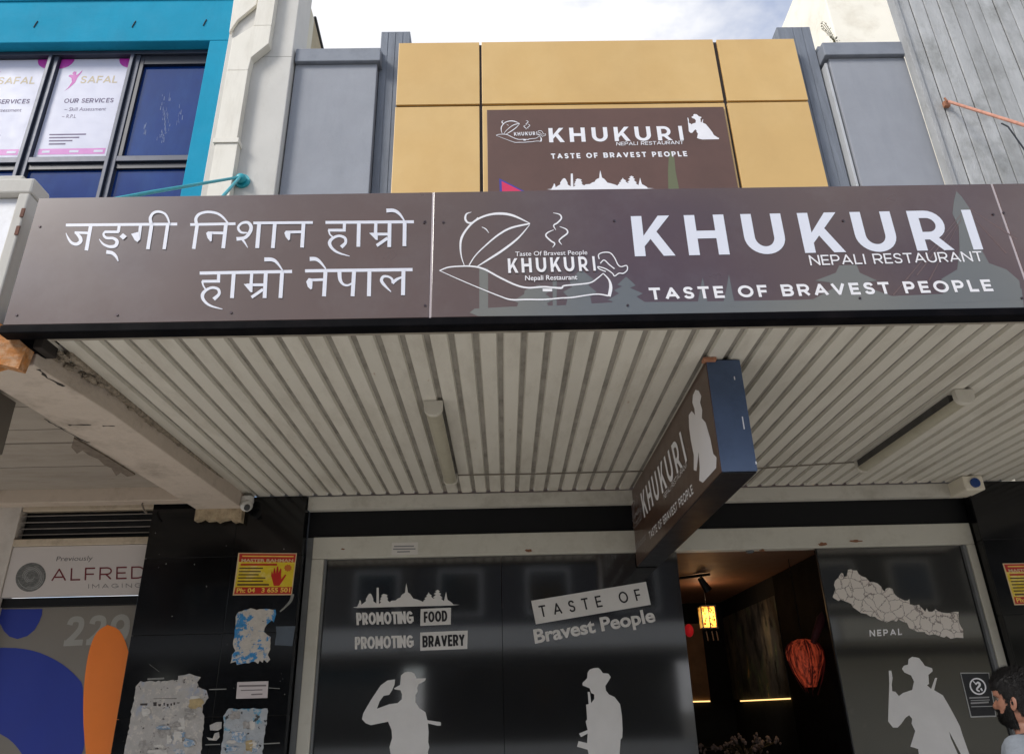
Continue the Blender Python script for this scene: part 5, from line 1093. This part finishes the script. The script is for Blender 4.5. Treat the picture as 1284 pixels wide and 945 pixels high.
def head_pt(h, fr_, bk, wd, a, grow=0.0):
    ca, sa = math.cos(a), math.sin(a); e_ = .88
    x = (fr_ if ca > 0 else bk)*math.copysign(abs(ca)**e_, ca); y = wd*math.copysign(abs(sa)**e_, sa)
    if ca > .5:
        side_ = abs(y); nb = math.exp(-(side_/.011)**2)
        if .058 < h < .12: x += nb*.024*max(0, 1-abs(h-.074)/.046)**.7
        if .06 < h < .082: x += .007*math.exp(-((side_-.014)/.007)**2)*math.sin((h-.06)/.022*math.pi)
        x += .005*math.exp(-(side_/.022)**2)*math.exp(-((h-.050)/.006)**2) + .005*math.exp(-(side_/.02)**2)*math.exp(-((h-.038)/.006)**2) - .003*math.exp(-(side_/.022)**2)*math.exp(-((h-.044)/.003)**2)
        x -= .011*math.exp(-((side_-.032)/.015)**2)*math.exp(-((h-.108)/.011)**2)
        x += .005*math.exp(-((side_-.03)/.022)**2)*math.exp(-((h-.125)/.007)**2)
        x -= .004*math.exp(-((side_-.045)/.012)**2)*math.exp(-((h-.062)/.016)**2)
    if grow: l_ = math.hypot(x, y) or 1; x += x/l_*grow; y += y/l_*grow
    return x, y
def loft(rows):
    mb = MB(); n = NS
    for h, fr_, bk, wd in rows:
        for k in range(n): mb.v.append(at(h, *head_pt(h, fr_, bk, wd, 2*math.pi*k/n)))
    for i in range(len(rows)-1):
        for k in range(n): a = i*n+k; b = i*n+(k+1) % n; mb.f.append((a, b, b+n, a+n))
    mb.f.append(tuple(reversed(range(n)))); e = (len(rows)-1)*n; mb.f.append(tuple(e+k for k in range(n)))
    return mb
def skinmesh(chains, levels=1):
    """chains of (point, radius); shared points are welded -> one smooth surface"""
    verts, rads, edges = [], [], []
    def idx(p, r_):
        for i, v in enumerate(verts):
            if (v-p).length < 1e-4: return i
        verts.append(p); rads.append(r_); return len(verts)-1
    for ch in chains:
        ids = [idx(Vector(p), r_) for p, r_ in ch]; edges += list(zip(ids, ids[1:]))
    me = bpy.data.meshes.new('tmp'); me.from_pydata(verts, edges, []); o = bpy.data.objects.new('tmp', me); C.objects.link(o)
    o.modifiers.new('s', 'SKIN'); sl = me.skin_vertices[0].data
    for i, q in enumerate(sl): q.radius = (rads[i], rads[i]); q.use_root = (i == 0)
    sb_ = o.modifiers.new('u', 'SUBSURF'); sb_.levels = levels; sb_.render_levels = levels
    bpy.context.view_layer.update(); m2 = bpy.data.meshes.new_from_object(o.evaluated_get(bpy.context.evaluated_depsgraph_get()))
    mb = MB(); mb.v = [v.co.copy() for v in m2.vertices]; mb.f = [tuple(p.vertices) for p in m2.polygons]
    bpy.data.objects.remove(o); bpy.data.meshes.remove(me); bpy.data.meshes.remove(m2); return mb
G = lambda fw, sd_, z: Vector((px0, py0, 0)) + FWD*fw + SIDE*sd_ + UP*z
sh = chin - .115
hip = .93
chains = [[(G(-.02, 0, hip), .12), (G(-.02, 0, hip+.2), .125), (G(-.02, 0, sh-.12), .14), (G(-.01, 0, sh+.0), .09), (G(-.005, 0, chin-.04), .055)]]
tips = {}
for s_ in (-1, 1):
    sw = .12*s_
    chains.append([(G(-.01, 0, sh+.0), .09), (G(-.015, .14*s_, sh-.01), .062), (G(-.02, .20*s_, sh-.05), .052), (G(-.05+sw*.3, .24*s_, sh-.30), .042), (G(.03+sw, .24*s_, sh-.52), .028), (G(.045+sw, .235*s_, sh-.57), .034), (G(.055+sw, .23*s_, sh-.62), .034)])
    palm = G(.055+sw, .23*s_, sh-.62); tips[s_] = palm
    for q in range(4):
        b_ = palm + FWD*(.024-.016*q) + UP*(-.01); l_ = (.072, .08, .075, .06)[q]
        chains.append([(palm, .034), (b_ + UP*-.02, .0095), (b_ + UP*(-l_*.55) - SIDE*s_*.004, .009), (b_ + UP*(-l_) - SIDE*s_*.018, .008), (b_+UP*(-l_-.02)-SIDE*s_*.03, .007)])
    wb = G(.045+sw, .235*s_, sh-.57); chains.append([(wb, .034), (wb + FWD*.035 + UP*-.025, .011), (wb+FWD*.045+UP*-.055-SIDE*s_*.01, .010), (wb+FWD*.045+UP*-.078-SIDE*s_*.015, .008)])
    st_ = .16*s_
    chains.append([(G(-.02, 0, hip), .12), (G(-.02, .09*s_, hip-.08), .085), (G(.02+st_*.5, .1*s_, .50), .06), (G(-.02+st_*1.3, .095*s_, .11), .042), (G(-.05+st_*1.3, .095*s_, .045), .04), (G(.13+st_*1.3, .1*s_, .035), .032)])
bodym = skinmesh(chains, 2)
hd = loft(HT); off = len(bodym.v); bodym.v += hd.v; bodym.f += [tuple(i+off for i in f_) for f_ in hd.f]
for s_ in (-1, 1):                                   # ears
    n0 = len(bodym.v)
    e = MB(); n = 12
    for i in range(n):
        a = 2*math.pi*i/n; e.v.append(at(.088 + .032*math.sin(a)*1.0 - .002, -.006+.018*math.cos(a) - .006*math.sin(a), s_*(.073+.012*(1-math.cos(a))*.6)))
    for i in range(n):
        a = 2*math.pi*i/n; e.v.append(at(.088 + .024*math.sin(a) - .002, -.004+.012*math.cos(a) - .004*math.sin(a), s_*(.080+.006*(1-math.cos(a)))))
    e.v.append(at(.086, -.002, s_*.072))
    for i in range(n): j = (i+1) % n; e.f.append((i, j, n+j, n+i)); e.f.append((n+i, n+j, 2*n))
    bodym.v += e.v; bodym.f += [tuple(i+n0 for i in f_) for f_ in e.f]
build(bodym, 'body', skin, ph, smooth=True, recalc=True)
for s_ in (-1, 1):
    eb = build(MB().ball(at(.108, .0695, .031*s_), .0125, n=10, m=8), 'eye', M('eye white', (84, 72, 66), .4), ph, smooth=True); build(MB().ball(at(.108, .0775, .032*s_), .0055, n=8, m=6), 'iris', M('dark iris', (30, 20, 16), .2), eb, smooth=True)
# hair and beard: thin smooth shells that follow the skull, covered with short hairs
def sstep(a, b, x): t_ = max(0, min(1, (x-a)/(b-a))); return t_*t_*(3-2*t_)
def hair_mask(h, ca):
    line = .150 + .0*ca if ca > .55 else .150 - .075*sstep(.55, .15, ca) if ca > .15 else .075 - .055*sstep(.10, -.45, ca)      # hairline height round the head
    return sstep(line-.006, line+.006, h + .003*math.sin(ca*37))
def beard_mask(h, ca):
    if ca < -.02: return 0
    top = .082 if ca < .18 else .082 - .040*sstep(.18, .62, ca) if ca < .62 else .042 + .020*sstep(.74, .86, ca)
    if ca > .90 and .036 < h < .053: return 0
    return sstep(top+.004, top-.004, h)*sstep(-.034, -.018, h)*sstep(-.02, .06, ca)
def furry(name, mask, thick, hmin, count, lmin, lmax, flow, wd_=.0011):
    rows = [q for q in HT if q[0] >= hmin]; mb = MB(); n = NS; spots_ = []
    for h, fr_, bk, wd in rows:
        for k in range(n):
            a = 2*math.pi*k/n; m_ = mask(h, math.cos(a)); g_ = -.006 + m_*(.006 + thick(h, math.cos(a)) + .0025*noise.noise(Vector((math.cos(a)*6, math.sin(a)*6, h*60))))
            x, y = head_pt(h, fr_, bk, wd, a, g_); up_ = max(0, h-.16)*.35*m_*(1 if name == 'hair' else 0); p = at(h+up_, x, y); mb.v.append(p)
            if m_ > .45: spots_.append((p, (p - at(min(h, .13), 0, 0)).normalized(), h, math.cos(a)))
    for i in range(len(rows)-1):
        for k in range(n): a = i*n+k; b = i*n+(k+1) % n; mb.f.append((a, b, b+n, a+n))
    mb.f.append(tuple((len(rows)-1)*n+k for k in range(n)))
    o = build(mb, name, hairm, ph, recalc=True, smooth=True)
    st_ = MB()
    for i in range(count):
        p, nr, h, ca = random.choice(spots_); p = p + Vector([random.gauss(0, .0022) for _ in range(3)])
        d1 = (flow(nr, h, ca) + Vector([random.gauss(0, .22) for _ in range(3)])).normalized(); l_ = random.uniform(lmin, lmax)*(1 if name == 'beard' else .45 + .9*sstep(.12, .2, h))
        d2 = (d1 - nr*.35 + Vector((0, 0, -.2))).normalized(); s2 = d1.cross(nr).normalized()*wd_; b0 = len(st_.v)
        st_.v += [p-s2-nr*.003, p+s2-nr*.003, p+d1*l_*.55+s2*.7, p+d1*l_*.55-s2*.7, p+d1*l_*.55+d2*l_*.5]; st_.f += [(b0, b0+1, b0+2, b0+3), (b0+3, b0+2, b0+4)]
    build(st_, 'hair_strands', hairm, o, recalc=False, kind='stuff')
random.seed(4)
furry('hair', hair_mask, lambda h, ca: .004 + .014*sstep(.12, .2, h), .012, 9000, .012, .024, lambda nr, h, ca: nr*.35 + UP*(.5 if h > .15 else -.5) - FWD*(.6 if h > .12 else .25))
furry('beard', beard_mask, lambda h, ca: .004 + .003*sstep(.05, .0, h), -.05, 5000, .005, .011, lambda nr, h, ca: nr*.5 - UP*.8)
# shirt, trousers, shoes
ch = [[(G(-.02, 0, hip-.02), .135), (G(-.02, 0, hip+.2), .14), (G(-.02, 0, sh-.12), .158), (G(-.01, 0, sh-.01), .112), (G(-.008, 0, sh+.045), .078)]]
for s_ in (-1, 1):
    ch.append([(G(-.01, 0, sh-.01), .112), (G(-.015, .14*s_, sh-.008), .088), (G(-.02, .20*s_, sh-.05), .082), (G(-.05+.036*s_, .24*s_, sh-.30), .072)])
build(skinmesh(ch, 2), 'shirt', shirt, ph, smooth=True)
cl = MB(); n = 26
for j, (hh_, rr2, back) in enumerate(((.02, .078, .0), (.062, .07, .012), (.028, .092, .0))):
    for k in range(n):
        a = 2*math.pi*(k+.0)/n; dip = -.035*max(0, math.cos(a))**3
        cl.v.append(G(-.008 + (rr2)*math.cos(a), rr2*math.sin(a)*.95, sh+hh_+dip+back*(1-math.cos(a))*.5))
for j in range(2):
    for k in range(n): a = j*n+k; b = j*n+(k+1) % n; cl.f.append((a, b, b+n, a+n))
build(cl, 'collar', M('dark collar', (52, 56, 70), .85), ph, smooth=True)
tc_ = []
for s_ in (-1, 1):
    st_ = .16*s_; tc_.append([(G(-.02, 0, hip), .135), (G(-.02, .09*s_, hip-.08), .1), (G(.02+st_*.5, .1*s_, .50), .078), (G(-.02+st_*1.3, .095*s_, .12), .062)])
build(skinmesh(tc_, 2), 'trousers', trous, ph, smooth=True)
for s_ in (-1, 1):
    st_ = .16*s_; build(skinmesh([[(G(-.06+st_*1.3, .095*s_, .05), .05), (G(.05+st_*1.3, .1*s_, .045), .045), (G(.16+st_*1.3, .1*s_, .035), .036)]], 2), 'shoe', dark_plain, ph, smooth=True)
